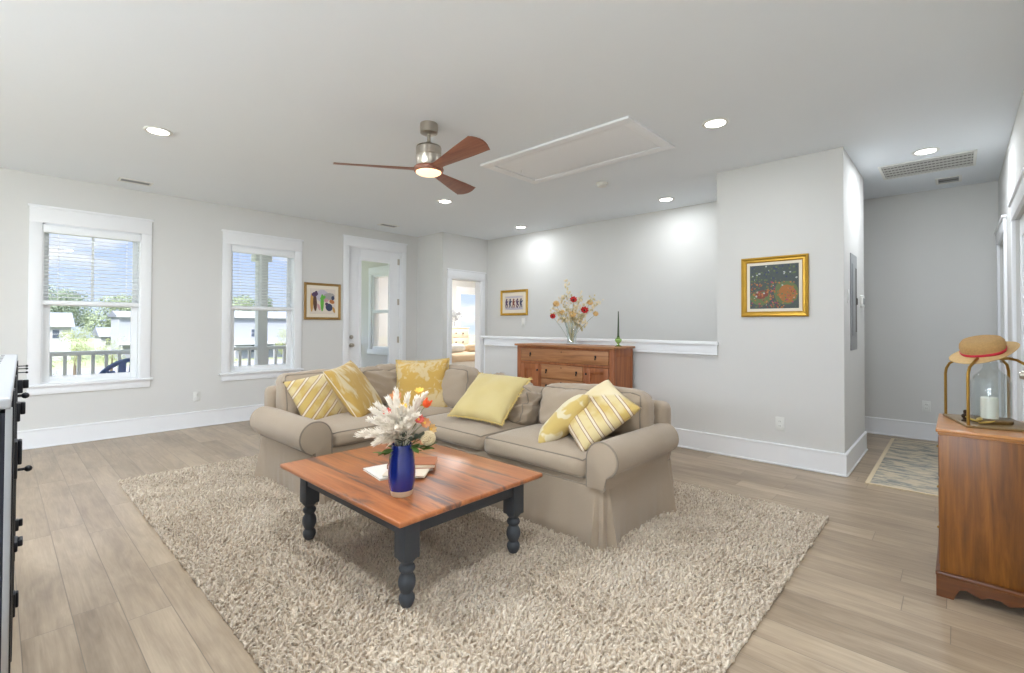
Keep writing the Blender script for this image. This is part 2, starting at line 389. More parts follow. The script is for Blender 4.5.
def wall(name, axis, a0, a1, u0, u1, z0, z1, holes=(), mat='wall', parent=None):
    """wall slab: axis 0 -> thickness in x, runs in y; axis 1 -> thickness in y, runs in x"""
    b = B(); us = sorted({u0, u1, *[h[0] for h in holes], *[h[1] for h in holes]}); zs = sorted({z0, z1, *[h[2] for h in holes], *[h[3] for h in holes]})
    for i in range(len(us)-1):
        for j in range(len(zs)-1):
            cu, cz = (us[i]+us[i+1])/2, (zs[j]+zs[j+1])/2
            if any(h[0] < cu < h[1] and h[2] < cz < h[3] for h in holes): continue
            if axis == 0: b.box(a0, a1, us[i], us[i+1], zs[j], zs[j+1])
            else: b.box(us[i], us[i+1], a0, a1, zs[j], zs[j+1])
    bmesh.ops.remove_doubles(b.bm, verts=b.bm.verts, dist=1e-5)
    o = b.done(name, mat, parent, smooth=False)
    return struct(o)

# ------------------------------------------------------------------ room shell
H = 2.74; XL, YP, YS, YF, XR, XC = -6.73, 4.79, 5.87, 6.96, .313, -.69
YR = -4.0
struct(B().box(-9.6, .5, YR-.1, 9.4, -.12, 0).done('floor', 'floor', smooth=False, loc=(0, 0, 0)))
struct(B().box(-9.6, .5, YR-.1, 9.4, H, H+.12).done('ceiling', 'ceil', smooth=False))
W1 = (.305, 1.10, .625, 2.255); W2 = (2.01, 2.81, .625, 2.255); D1 = (3.61, 4.55, 0, 2.44)
wall('wall_left', 0, XL-.16, XL, YR, 4.87, 0, H, [W1, W2, D1])
PW_ = (-8.17, -7.45, .78, 2.2)
wall('wall_porch', 1, 4.87, 4.99, -9.6, -6.05, 0, H, [PW_])
D2 = (5.055, 5.705, 0, 2.01)
wall('wall_nook', 0, -6.17, -6.05, 4.99, 5.99, 0, H, [D2])
wall('wall_stair', 1, YS, YS+.1, -6.05, -1.72, 0, H)
wall('wall_back', 1, YP, YS+.1, -1.72, XC, 0, H)
wall('wall_knee', 1, YP, YP+.12, -4.98, -1.72, 0, .985)
wall('wall_hall', 1, YF, YF+.12, -4.0, .45, 0, H)
wall('wall_hall_end', 0, -4.12, -4.0, YS+.1, YF+.12, 0, H)
DR1 = (5.95, 6.78, 0, 2.06); DR2 = (4.12, 5.03, 0, 2.02)
wall('wall_right', 0, XR, XR+.14, YR, YF, 0, H, [DR1, DR2])
RW = [(-6.2, -4.3, .1, 2.45), (-3.9, -2.0, .1, 2.45), (-1.6, .1, .1, 2.45)]  # unseen rear openings, put in to let daylight into the room
wall('wall_rear', 1, YR-.12, YR, XL, XR, 0, H, RW)
BW = (8.2, 9.0, .68, 2.12)
wall('wall_bedroom_left', 0, -9.62, -9.5, 4.99, 9.3, 0, H, [BW])
wall('wall_bedroom_back', 1, 9.2, 9.32, -9.5, -6.05, 0, H)
wall('wall_bedroom_right', 0, -6.17, -6.05, 5.99, 9.2, 0, H)

def baseboard(name, parts):
    b = B()
    for p in parts: b.box(*p, 0, .172, .004, 1); 
    for (x0, x1, y0, y1) in parts: b.box(x0-.004 if x1-x0 < .05 else x0, x1+.004 if x1-x0 < .05 else x1, y0-.004 if y1-y0 < .05 else y0, y1+.004 if y1-y0 < .05 else y1, .168, .19, .006, 2)
    # shoe moulding at the foot
    for (x0, x1, y0, y1) in parts: b.box(x0-.009 if x1-x0 < .05 else x0, x1+.009 if x1-x0 < .05 else x1, y0-.009 if y1-y0 < .05 else y0, y1+.009 if y1-y0 < .05 else y1, 0, .018, .006, 2)
    return struct(b.done(name, 'trim'))
T = .016
baseboard('baseboard_left', [(XL, XL+T, YR, 3.51), (XL, XL+T, 4.67, 4.87)])
baseboard('baseboard_nook', [(XL+T, -6.05, 4.87-T, 4.87)])
baseboard('baseboard_back', [(-4.98, XC+T, YP-T, YP)])
baseboard('baseboard_return', [(XC, XC+T, YP, YS+.1)])
baseboard('baseboard_hall', [(-4.0, XR, YF-T, YF)])
baseboard('baseboard_right', [(XR-T, XR, 5.17, 5.82), (XR-T, XR, YR, 3.98)])

# knee-wall cap
b = B(); b.box(-5.03, -1.70, YP-.045, YP+.165, 1.055, 1.087, .006); b.box(-5.0, -1.712, YP-.022, YP, .965, 1.056, .004); b.box(-5.0, -4.98, YP-.022, YP+.14, .965, 1.056, .004)
b.box(-4.98, -1.72, YP+.0, YP+.12, .985, 1.056); b.box(-5.005, -1.708, YP-.03, YP, .955, .972, .006)
struct(b.done('trim_1', 'trim'))
# end casing of the knee wall
struct(B().box(-5.0, -4.98, YP-.005, YP+.125, 0, .96, .003).done('trim_2', 'trim'))

# ------------------------------------------------------------------ windows in the left wall
def window(name, Y0, Y1, Z0, Z1, nm_muntin=True):
    w = thing(name, None, None, (XL, (Y0+Y1)/2, Z0)); struct(w)
    cw = .095
    b = B(); b.box(XL, XL+.019, Y0-cw, Y0, Z0-.015, Z1, .002); b.box(XL, XL+.019, Y1, Y1+cw, Z0-.015, Z1, .002)
    b.box(XL, XL+.022, Y0-cw-.0, Y1+cw+.0, Z1, Z1+.15, .002); b.box(XL, XL+.034, Y0-cw-.014, Y1+cw+.014, Z1+.148, Z1+.172, .004)
    b.box(XL, XL+.019, Y0-cw, Y1+cw, Z0-.095, Z0-.015, .003)
    b.done('casing', 'trim', w)
    B().box(XL-.06, XL+.045, Y0-cw-.025, Y1+cw+.025, Z0-.018, Z0+.006, .004).done('window_sill', 'trim', w)
    # jamb liner
    b = B(); b.box(XL-.155, XL, Y0-.0, Y0+.014, Z0, Z1); b.box(XL-.155, XL, Y1-.014, Y1, Z0, Z1); b.box(XL-.155, XL, Y0, Y1, Z1-.014, Z1); b.box(XL-.155, XL-.05, Y0, Y1, Z0-.01, Z0+.02)
    b.done('jamb', 'sash', w)
    zm = Z0+.835
    def sash(x0, x1, z0, z1, muntin, nm, rail):
        b = B(); f = .042 if muntin else .056
        y0, y1 = Y0+.014, Y1-.014
        b.box(x0, x1, y0, y0+f, z0, z1, .003); b.box(x0, x1, y1-f, y1, z0, z1, .003)
        b.box(x0, x1, y0+f, y1-f, z1-f, z1, .003); b.box(x0, x1, y0+f, y1-f, z0, z0+rail, .003)
        if muntin: b.box(x0+.006, x1-.004, (y0+y1)/2-.011, (y0+y1)/2+.011, z0+rail, z1-f)
        o = b.done(nm, 'sash', w)
        B().box((x0+x1)/2-.003, (x0+x1)/2+.003, y0+f-.005, y1-f+.005, z0+rail-.005, z1-f+.005).done('pane', 'glass', o, smooth=False)
        return o
    sash(XL-.135, XL-.105, zm-.02, Z1-.014, nm_muntin, 'upper_sash', .04)
    sash(XL-.10, XL-.068, Z0+.02, zm+.022, False, 'lower_sash', .055)
    return w
window('window_1', *W1); window('window_2', *W2)
def blind(Y0, Y1, Ztop, Zbot, label):
    t = thing('window_blind', label, 'blind', (XL-.03, (Y0+Y1)/2, Zbot), 'white slatted blinds half lowered in the two windows')
    b = B(); b.box(XL-.062, XL+.022, Y0+.003, Y1-.003, Ztop-.078, Ztop-.003, .006); b.done('headrail', 'blind', t)
    b = B(); n = int((Ztop-.085-Zbot-.05)/.038); x0, x1 = XL-.058, XL-.012
    for k in range(n):
        z = Zbot+.062+k*.038
        ya, yb = Y0+.006, Y1-.006
        v = [b.bm.verts.new((x, y, z+dz+o_)) for o_ in (0, .003) for (x, dz) in ((x0, .009), (x1, 0)) for y in (ya, yb)]
        for f in ((0, 1, 3, 2), (4, 6, 7, 5), (0, 4, 5, 1), (2, 3, 7, 6), (0, 2, 6, 4), (1, 5, 7, 3)): b.face([v[q] for q in f])
    o = b.done('slats', 'blind', t, smooth=False)
    B().box(XL-.060, XL-.008, Y0+.006, Y1-.006, Zbot-.012, Zbot+.03, .006).done('bottom_rail', 'blind', t)
    for f in (.15, .85):
        for x in (x0+.001, x1-.001): B().tube([(x, Y0+(Y1-Y0)*f, Zbot+.03), (x, Y0+(Y1-Y0)*f, Ztop-.08)], .0012, 5).done('cord', 'blind', t)
    return t
blind(W1[0]+.002, W1[1]-.002, 2.24, 1.445, 'white slatted blind half lowered in the window above the blue porch chair')
blind(W2[0]+.002, W2[1]-.002, 2.24, 1.445, 'white slatted blind half lowered in the window beside the small gold-framed picture')

# ------------------------------------------------------------------ doors
def casing(name, axis, a, s, u0, u1, zt, cw=.095, hh=.15):
    """door casing on plane axis=a, sticking out by s (sign gives side)"""
    b = B()
    def bx(ua, ub, za, zb, t):
        lo, hi = sorted((a, a+s*t))
        if axis == 0: b.box(lo, hi, ua, ub, za, zb, .003)
        else: b.box(ua, ub, lo, hi, za, zb, .003)
    bx(u0-cw, u0, 0, zt, .019); bx(u1, u1+cw, 0, zt, .019); bx(u0-cw, u1+cw, zt, zt+hh-.024, .022); bx(u0-cw-.012, u1+cw+.012, zt+hh-.024, zt+hh, .034)
    return struct(b.done(name, 'trim'))
casing('trim_3', 0, XL, 1, D1[0], D1[1], D1[3], .085)
# patio door slab
d = B(); x0, x1 = XL-.085, XL-.04; Y0, Y1, Z1 = 3.622, 4.538, 2.428; g0, g1, gz0, gz1 = 3.835, 4.35, .30, 2.245
d.box(x0, x1, Y0, g0, .012, Z1, .002); d.box(x0, x1, g1, Y1, .012, Z1, .002); d.box(x0, x1, g0, g1, .012, gz0, .002); d.box(x0, x1, g0, g1, gz1, Z1, .002)
for (a, b_, c, e_) in ((g0-.035, g0+.008, gz0-.035, gz1+.035), (g1-.008, g1+.035, gz0-.035, gz1+.035)): d.box(x1, x1+.012, a, b_, c, e_, .004)
for (c, e_) in ((gz0-.035, gz0+.008), (gz1-.008, gz1+.035)): d.box(x1, x1+.012, g0, g1, c, e_, .004)
dr = struct(d.done('door_1', 'trim'))
B().box((x0+x1)/2-.004, (x0+x1)/2+.004, g0-.004, g1+.004, gz0-.004, gz1+.004).done('pane', 'glass', dr, smooth=False)
def xlathe(b, prof, x, y, z, n=16):
    k = len(b.bm.verts); b.lathe(prof, (0, 0, 0), n); b.bm.verts.ensure_lookup_table()
    for v in list(b.bm.verts)[k:]:
        c = v.co.copy(); v.co = (x+c.z, y+c.y, z-c.x)
for z, nm in ((.93, 'door_handle'), (1.055, 'deadbolt')):
    b = B(); xlathe(b, [(.032, 0), (.032, .008), (.012, .012), (.012, .03), (.026, .036), (.029, .05), (.02, .062), (.004, .064)] if nm == 'door_handle' else [(.03, 0), (.03, .012), (.024, .018), (.006, .019)], XL-.04, 3.685, z); b.done(nm, 'nickel', dr)
for z in (.30, 1.0, 1.62, 2.28):
    b = B(); b.tube([(XL-.028, 4.546, z-.05), (XL-.028, 4.546, z+.05)], .008, 10); b.box(XL-.041, XL-.036, 4.50, 4.548, z-.05, z+.05); b.done('hinge', 'nickel', dr)
b = B(); b.box(XL-.16, XL-.0, D1[0]-.0, D1[0]+.012, 0, D1[3]); b.box(XL-.16, XL, D1[1]-.012, D1[1], 0, D1[3]); b.box(XL-.16, XL, D1[0], D1[1], D1[3]-.012, D1[3]); struct(b.done('trim_4', 'trim', smooth=False))
# doorway to the bedroom
casing('trim_5', 0, -6.05, 1, D2[0], D2[1], D2[3], .095)
b = B(); b.box(-6.17, -6.05, D2[0], D2[0]+.014, 0, D2[3]); b.box(-6.17, -6.05, D2[1]-.014, D2[1], 0, D2[3]); b.box(-6.17, -6.05, D2[0], D2[1], D2[3]-.014, D2[3]); struct(b.done('trim_6', 'trim', smooth=False))
# two closed doors on the right-hand wall
for n_, D, tn in ((3, DR1, 7), (4, DR2, 8)):
    casing('trim_%d' % tn, 0, XR, -1, D[0], D[1], D[3], .10, .14)
    d = B(); xx = XR+.02
    d.box(xx+.012, xx+.05, D[0]+.004, D[1]-.004, .008, D[3]-.004)
    for (a, b_) in ((D[0]+.004, D[0]+.13), (D[1]-.13, D[1]-.004)): d.box(xx, xx+.013, a, b_, .008, D[3]-.004, .003)
    for (a, b_) in ((.008, .22), (.95, 1.08), (D[3]-.14, D[3]-.004)): d.box(xx, xx+.013, D[0]+.13, D[1]-.13, a, b_, .003)
    dd = struct(d.done('door_%d' % n_, 'trim'))
    b = B(); xlathe(b, [(.03, 0), (.03, -.008), (.012, -.012), (.012, -.03), (.027, -.04), (.02, -.062), (.004, -.064)], xx, D[0]+.07, .95); b.done('door_handle', 'nickel', dd)
# unseen rear openings added for daylight, porch-side and bedroom windows
def simple_window(name, axis, a0, a1, u0, u1, z0, z1, split=True):
    w = thing(name, None, None, (0, 0, 0)); struct(w)
    def bx(b, ua, ub, za, zb, e=0, bev=.003):
        if axis == 0: b.box(a0-e, a1+e, ua, ub, za, zb, bev)
        else: b.box(ua, ub, a0-e, a1+e, za, zb, bev)
    b = B(); f = .055
    bx(b, u0, u0+f, z0, z1); bx(b, u1-f, u1, z0, z1); bx(b, u0+f, u1-f, z0, z0+f); bx(b, u0+f, u1-f, z1-f, z1)
    zm = (z0+z1)/2
    if split: bx(b, u0+f, u1-f, zm-.03, zm+.03)
    b.done('window_frame', 'sash', w)
    b = B(); bx(b, u0-.10, u0, z0-.02, z1+.02, .018); bx(b, u1, u1+.10, z0-.02, z1+.02, .018); bx(b, u0-.10, u1+.10, z1, z1+.13, .022); bx(b, u0-.12, u1+.12, z0-.09, z0, .03)
    b.done('casing', 'trim', w)
    b = B(); m = (a0+a1)/2
    if axis == 0: b.box(m-.004, m+.004, u0+f-.004, u1-f+.004, z0+f-.004, z1-f+.004)
    else: b.box(u0+f-.004, u1-f+.004, m-.004, m+.004, z0+f-.004, z1-f+.004)
    b.done('pane', 'glass', w, smooth=False)
    return w
simple_window('window_3', 1, 4.87, 4.99, *PW_)
bw = simple_window('window_4', 0, -9.62, -9.5, *BW)
for k, r in enumerate(RW): simple_window('window_%d' % (5+k), 1, YR-.12, YR, *r, split=False)

# ------------------------------------------------------------------ ceiling fittings
def downlight(x, y, label, power=LAMP_W):
    t = thing('recessed_light', label, 'ceiling light', (x, y, H), 'recessed ceiling lights')
    b = B(); b.lathe([(.070, -.001), (.092, -.001), (.094, -.004), (.090, -.009), (.070, -.009), (.068, -.004), (.070, -.001)], (x, y, H), 32, cap=False); b.done('trim_ring', 'plastic', t)
    B().lathe([(.0695, -.006), (.0695, -.0035)], (x, y, H), 32).done('lens', 'lamp', t)
    l = bpy.data.lights.new('lamp_light', 'AREA'); l.shape = 'DISK'; l.size = .13; l.energy = power; l.color = (.89, .945, 1)
    lo = bpy.data.objects.new('lamp_light', l); COL.objects.link(lo); lo.parent = t; lo.location = (0, 0, -.0095)
    return t
for x, y, lb in ((-4.535, .838, 'round recessed ceiling light nearest the left window wall'), (-1.30, 3.595, 'round recessed ceiling light in front of the large gold-framed picture'),
                 (-.19, 5.376, 'round recessed ceiling light in front of the large return grille'), (-4.526, 3.673, 'round recessed ceiling light just beyond the ceiling fan'),
                 (-4.861, 5.42, 'round recessed ceiling light over the stairwell near the small picture'), (-2.514, 5.37, 'round recessed ceiling light over the stairwell near the picture wall corner')):
    downlight(x, y, lb, 9 if 'grille' in lb else 4.5 if 'stairwell' in lb else 13 if 'left window wall' in lb else LAMP_W)
downlight(-2.45, .2, 'added unseen recessed fill light over the kitchen side beside the navy cabinet', 22)  # out-of-view lamp added to brighten the left arm and rug
downlight(-.45, 1.0, 'added unseen recessed fill light over the kitchen side nearest the small chest', 16)  # out-of-view lamp added to brighten the right sofa arm
for x, y in ((-4.6, -2.2), (-1.4, -2.2)): downlight(x, y, 'added unseen recessed fill light over the kitchen side behind the navy cabinet')  # two more unseen lamps added behind the camera as fill

def fill_globe(x, y, label):  # unseen globes hung behind the camera, added as fill light
    t = thing('fill_globe_lamp', label, 'fill lamp', (x, y, H), 'added fill globes over the kitchen side')
    B().lathe([(.06, -.0005), (.06, -.02), (.01, -.03)], (x, y, H), 24).done('canopy', 'nickel', t)
    B().tube([(x, y, H-.025), (x, y, H-.82)], .004, 6).done('cord', 'black', t)
    b = B(); b.ball((x, y, H-.99), .17, 3); b.done('globe', 'globe', t, ang=180)
    return t
for x, y, lb in ((-.45, -2.5, 'added unseen fill globe nearest the right wall on the kitchen side'), (-1.8, -2.5, 'added unseen fill globe in the middle on the kitchen side'), (-3.2, -2.5, 'added unseen fill globe farthest from the right wall on the kitchen side')): fill_globe(x, y, lb)

def grille(name, x0, x1, y0, y1, label, along=0, n=5, cross=0, cat='vent', fr=.022):
    t = thing(name, label, cat, ((x0+x1)/2, (y0+y1)/2, H))
    B().box(x0, x1, y0, y1, H-.002, H-.0005).done('backing', 'darkslot', t, smooth=False)
    b = B(); b.box(x0-fr, x0, y0-fr, y1+fr, H-.010, H-.0005, .003); b.box(x1, x1+fr, y0-fr, y1+fr, H-.010, H-.0005, .003); b.box(x0, x1, y0-fr, y0, H-.010, H-.0005, .003); b.box(x0, x1, y1, y1+fr, H-.010, H-.0005, .003)
    b.done('frame', 'plastic', t)
    b = B()
    if along == 0:
        w = (y1-y0)/n
        for k in range(n): yy = y0+w*(k+.5); b.box(x0, x1, yy-w*.28, yy+w*.28, H-.008, H-.005)
    else:
        w = (x1-x0)/n
        for k in range(n): xx = x0+w*(k+.5); b.box(xx-w*.28, xx+w*.28, y0, y1, H-.008, H-.005)
    for k in range(cross): xx = x0+(x1-x0)*(k+.5)/cross; b.box(xx-.003, xx+.003, y0, y1, H-.009, H-.006)
    b.done('louvres', 'grey_metal' if n < 4 else 'louvre', t, smooth=False)
    return t
grille('return_air_grille', -.52, .11, 5.635, 6.11, 'large white rectangular return air grille on the hallway ceiling', 0, 5, 24)
grille('ceiling_vent', -.136, .018, 6.47, 6.688, 'small slotted vent behind the large return grille', 0, 2)
grille('ceiling_vent', -6.38, -6.27, .86, 1.10, 'small slotted vent on the ceiling above the gap between the two windows', 1, 2)
grille('ceiling_vent', -6.31, -6.20, 3.87, 4.12, 'small slotted vent on the ceiling in front of the glazed patio door', 1, 2)
# attic hatch
t = thing('attic_hatch', 'white rectangular attic hatch with flat trim on the ceiling', 'hatch', (-2.48, 3.44, H))
hx0, hx1, hy0, hy1 = -3.245, -1.71, 3.05, 3.825
b = B(); c_ = .09
b.box(hx0, hx1, hy0, hy0+c_, H-.019, H-.0005, .003); b.box(hx0, hx1, hy1-c_, hy1, H-.019, H-.0005, .003); b.box(hx0, hx0+c_, hy0+c_, hy1-c_, H-.019, H-.0005, .003); b.box(hx1-c_, hx1, hy0+c_, hy1-c_, H-.019, H-.0005, .003)
b.done('frame', 'trim', t)
B().box(hx0+c_+.007, hx1-c_-.007, hy0+c_+.007, hy1-c_-.007, H-.013, H-.0005, .002).done('panel', 'trim', t)
b = B(); b.tube([(-3.05, 3.4, H-.013), (-3.05, 3.4, H-.045)], .003, 6); b.done('pull_ring', 'plastic', t)
# smoke detector
t = thing('smoke_detector', 'small round white smoke detector on the ceiling beside the attic hatch', 'smoke detector', (-2.73, 4.317, H))
B().lathe([(.066, -.0005), (.066, -.012), (.060, -.016)], (-2.73, 4.317, H), 28).done('base', 'plastic', t)
B().lathe([(.055, -.016), (.052, -.034), (.034, -.042), (.01, -.043)], (-2.73, 4.317, H), 28).done('sensor_cap', 'plastic', t)

# ------------------------------------------------------------------ ceiling fan
FX, FY = -2.88, 2.18
t = thing('ceiling_fan', 'brushed nickel ceiling fan with three dark wooden blades and a lit lamp', 'ceiling fan', (FX, FY, H))
B().lathe([(.064, -.0005), (.066, -.02), (.064, -.07), (.05, -.078), (.016, -.08)], (FX, FY, H), 32).done('canopy', 'nickel', t)
B().lathe([(.013, -.078), (.013, -.135), (.022, -.14), (.03, -.16), (.09, -.172)], (FX, FY, H), 24).done('downrod', 'nickel', t)
B().lathe([(.03, -.168), (.07, -.172), (.093, -.182), (.093, -.235), (.090, -.238), (.093, -.241), (.093, -.315), (.088, -.322)], (FX, FY, H), 40).done('motor_housing', 'nickel', t)
B().lathe([(.088, -.320), (.105, -.326), (.112, -.340), (.108, -.356), (.096, -.362), (.094, -.358)], (FX, FY, H), 40).done('hub_ring', 'fanwood', t)
B().lathe([(.094, -.356), (.092, -.368), (.075, -.378), (.04, -.384), (.004, -.385)], (FX, FY, H), 40).done('lamp_lens', 'fanlamp', t)
def blade(ang):
    b = B(); N = 16; ca, sa = math.cos(ang), math.sin(ang)
    rows = []
    for i in range(N+1):
        s_ = i/N; r = .07 + s_*.615
        wdt = .085 + .10*max(0, (s_-.12)/.88)**.9 if s_ > .12 else .125 - .33*s_
        off = .0 ; pitch = math.radians(15)*min(1, .35+s_)
        z = -.342 + .012*s_
        ring = []
        M = 8
        for side in (1, -1):
            for j in range(M+1):
                q = (j/M-.5) if side == 1 else (.5-j/M)
                if side == -1 and j in (0, M): continue
                lift = .0065*math.sqrt(max(0, 1-(2*q)**2))*side
                rr = r - (.05*(2*abs(q))**2 if i == N else 0) + (0.02 if i == N and q > 0 else 0)*0
                u = q*wdt + off; zz = -u*math.sin(pitch)*1.0 + lift + z; v_ = u*math.cos(pitch)
                ring.append(b.bm.verts.new((FX + ca*rr - sa*v_, FY + sa*rr + ca*v_, H+zz)))
        rows.append(ring)
    n = len(rows[0])
    for a, c in zip(rows, rows[1:]):
        for k in range(n): b.face([a[k], a[(k+1) % n], c[(k+1) % n], c[k]])
    b.face(rows[0][::-1]); b.face(rows[-1])
    return b.done('blade', 'fanwood', t)
for a in (112.5, 231, 352.5): blade(math.radians(a))

# ------------------------------------------------------------------ pictures, outlets, switches
def ell(b, c, ux, uz, rx, rz, nrm, k=12, rot=0):
    p = []
    for i in range(k):
        a = 2*PI*i/k; x, z = rx*math.cos(a), rz*math.sin(a); x, z = x*math.cos(rot)-z*math.sin(rot), x*math.sin(rot)+z*math.cos(rot)
        p.append(Vector(c)+Vector(ux)*x+Vector(uz)*z+Vector(nrm))
    b.poly(p)
def picture(label, o, ux, nrm, w, h, fw_, mat_, frm, art, bgc):
    """o = centre on the wall; ux = in-wall right vector; nrm = out of the wall"""
    o, ux, nrm, uz = Vector(o), Vector(ux), Vector(nrm), Vector((0, 0, 1))
    t = thing('framed_picture', label, 'picture', o - uz*h/2)
    def P(x, z, d): return o+ux*x+uz*z+nrm*d
    b = B(); W_, H_ = w/2, h/2
    prof = [(0, .001), (0, .022), (.25*fw_, .028), (.55*fw_, .020), (.8*fw_, .022), (fw_, .012), (fw_, .001)]
    rings = []
    for q, dd in prof: rings.append([b.bm.verts.new(P(sx*(W_-q), sz*(H_-q), dd)) for sx, sz in ((-1, -1), (1, -1), (1, 1), (-1, 1))])
    for a, c in zip(rings, rings[1:]+rings[:1]):
        for k in range(4): b.face([a[k], a[(k+1) % 4], c[(k+1) % 4], c[k]])
    b.done('frame', frm, t, ang=20)
    iw, ih = W_-fw_, H_-fw_
    b = B(); b.poly([P(-iw, -ih, .010), P(iw, -ih, .010), P(iw, ih, .010), P(-iw, ih, .010)]); b.poly([P(-iw, -ih, .002), P(iw, -ih, .002), P(iw, ih, .002), P(-iw, ih, .002)]); b.done('mat_board', 'mat', t, smooth=False)
    aw, ah = iw-mat_, ih-mat_
    b = B(); b.use(bgc); b.poly([P(-aw, -ah, .0110), P(aw, -ah, .0110), P(aw, ah, .0110), P(-aw, ah, .0110)])
    for k, (x, z, rx, rz, rot, c) in enumerate(art):
        b.use(c); ell(b, P(x*aw, z*ah, .0112+k*.00001), ux, uz, rx*aw, rz*ah, (0, 0, 0), 10, rot)
    b.done('artwork', None, t, smooth=False)
    return t
def inkm(n, c): MT[n] = plain(n, c, .6, 0, .08, 60); return n
cb = inkm('art_cream', (216, 204, 190)); brn = inkm('art_brown', (92, 62, 48)); plum = inkm('art_plum', (82, 58, 88)); grn = inkm('art_green', (96, 168, 62)); nvy = inkm('art_navy', (54, 62, 92)); tan = inkm('art_tan', (196, 150, 80)); pnk = inkm('art_pink', (198, 150, 150)); lil = inkm('art_lilac', (186, 178, 190)); ora = inkm('art_orange', (180, 116, 66)); rus = inkm('art_rust', (124, 66, 54)); gry = inkm('art_grey', (160, 156, 152)); teal = inkm('art_teal', (72, 80, 78)); org2 = inkm('art_amber', (160, 102, 50)); mag = inkm('art_magenta', (160, 62, 92)); wht = inkm('art_white', (176, 180, 176)); olv = inkm('art_olive', (98, 112, 70))
r = random.Random(3)
a1 = [(-.05, .45, .5, .5, 0, lil), (.45, .4, .5, .3, .2, gry), (-.85, -.1, .12, .75, 0, tan), (-.6, -.1, .15, .7, .05, brn), (-.62, .55, .26, .18, .3, plum), (-.52, .72, .1, .1, 0, plum), (-.05, -.1, .14, .7, 0, grn), (.0, .3, .24, .14, .5, grn), (-.3, -.45, .1, .3, .4, pnk), (.5, -.45, .28, .32, .6, nvy), (.3, -.2, .12, .14, 0, plum), (.72, .0, .22, .16, -.4, ora), (.8, .3, .13, .18, 0, nvy), (.88, -.65, .1, .25, .3, tan), (.28, .1, .2, .14, .2, pnk)]
picture('small gold-framed painting of loose figures between the second window and patio door', (XL, 3.21, 1.576), (0, 1, 0), (1, 0, 0), .54, .525, .035, .045, 'bronzeframe', a1, cb)
a2 = [(0, -.8, .98, .18, 0, lil), (0, .75, .95, .12, 0, lil)]
for x, lean, c in ((-.8, .1, plum), (-.42, -.15, nvy), (-.05, .05, rus), (.35, .25, plum), (.72, -.1, nvy)):
    a2 += [(x, .0, .11, .38, lean, c), (x+.03, .42, .09, .13, 0, c), (x-.06, -.5, .05, .3, lean*2, c), (x+.1, -.45, .05, .3, -lean*2, c), (x+.12, .1, .16, .07, .8, c)]
picture('small gold-framed picture of dancing figures on the stairwell wall', (-5.405, YS, 1.62), (1, 0, 0), (0, -1, 0), .605, .425, .04, .05, 'goldframe', a2, cb)
a3 = [(.5, -.3, .5, .55, 0, olv), (-.55, -.5, .45, .35, 0, olv), (.55, -.35, .36, .42, .3, org2), (-.5, -.35, .3, .2, .2, rus)]
for k in range(300):
    x, z = r.uniform(-.95, .95), r.uniform(-.95, .95)
    c = r.choice((olv, teal, nvy, olv)) if z > .25 else r.choice((org2, org2, ora, ora, mag, olv, org2, rus, wht if r.random() < .4 else olv)) if r.random() < .85 else olv
    if z > .3 and r.random() < .12: c = wht
    rr = r.uniform(.015, .042); a3.append((x, z, rr, rr*1.25, r.uniform(0, 3), c))
picture('large gold-framed painting of a dark flower garden on the picture wall', (-1.215, YP, 1.60), (1, 0, 0), (0, -1, 0), .548, .545, .048, .026, 'goldframe', a3, teal)

def plate(name, o, ux, nrm, w, h, label, cat, kind):
    o, ux, nrm, uz = Vector(o), Vector(ux), Vector(nrm), Vector((0, 0, 1))
    t = thing(name, label, cat, o-uz*h/2)
    def bxx(b, x0, x1, z0, z1, d0, d1, bev=.002):
        pts = [o+ux*x+uz*z+nrm*d for x in (x0, x1) for z in (z0, z1) for d in (d0, d1)]
        b.box(*[f(p[i] for p in pts) for i in range(3) for f in (min, max)], bev)
    b = B(); bxx(b, -w/2, w/2, -h/2, h/2, .0005, .007); b.done('cover_plate', 'plastic', t)
    if kind == 'outlet':
        for z in (-.02, .02):
            b = B(); bxx(b, -.015, .015, z-.014, z+.014, .007, .009)
            s_ = b.done('socket', 'plastic', t)
            b = B()
            for x in (-.006, .006): bxx(b, x-.0012, x+.0012, z-.004, z+.006, .009, .0093, 0)
            b.done('slots', 'darkslot', s_, smooth=False)
    else:
        b = B(); bxx(b, -.016, .016, -.033, .033, .007, .011); b.done('rocker', 'plastic', t)
    return t
plate('wall_outlet', (-1.17, YP, .37), (1, 0, 0), (0, -1, 0), .072, .116, 'white double outlet below the large gold-framed painting', 'outlet', 'outlet')
plate('wall_outlet', (-.255, YF, .37), (1, 0, 0), (0, -1, 0), .072, .116, 'white double outlet on the far hallway wall above the runner', 'outlet', 'outlet')
plate('wall_outlet', (XL, 1.655, .37), (0, 1, 0), (1, 0, 0), .072, .116, 'white double outlet on the left wall between the two windows', 'outlet', 'outlet')
plate('light_switch', (-5.2, YS, 1.3), (1, 0, 0), (0, -1, 0), .075, .118, 'white switch plate on the stairwell wall below the dancing figures picture', 'switch', 'switch')
plate('light_switch', (XC, 4.97, 1.50), (0, 1, 0), (1, 0, 0), .075, .118, 'white switch plate beside the grey breaker panel, nearer the corner', 'switch', 'switch')
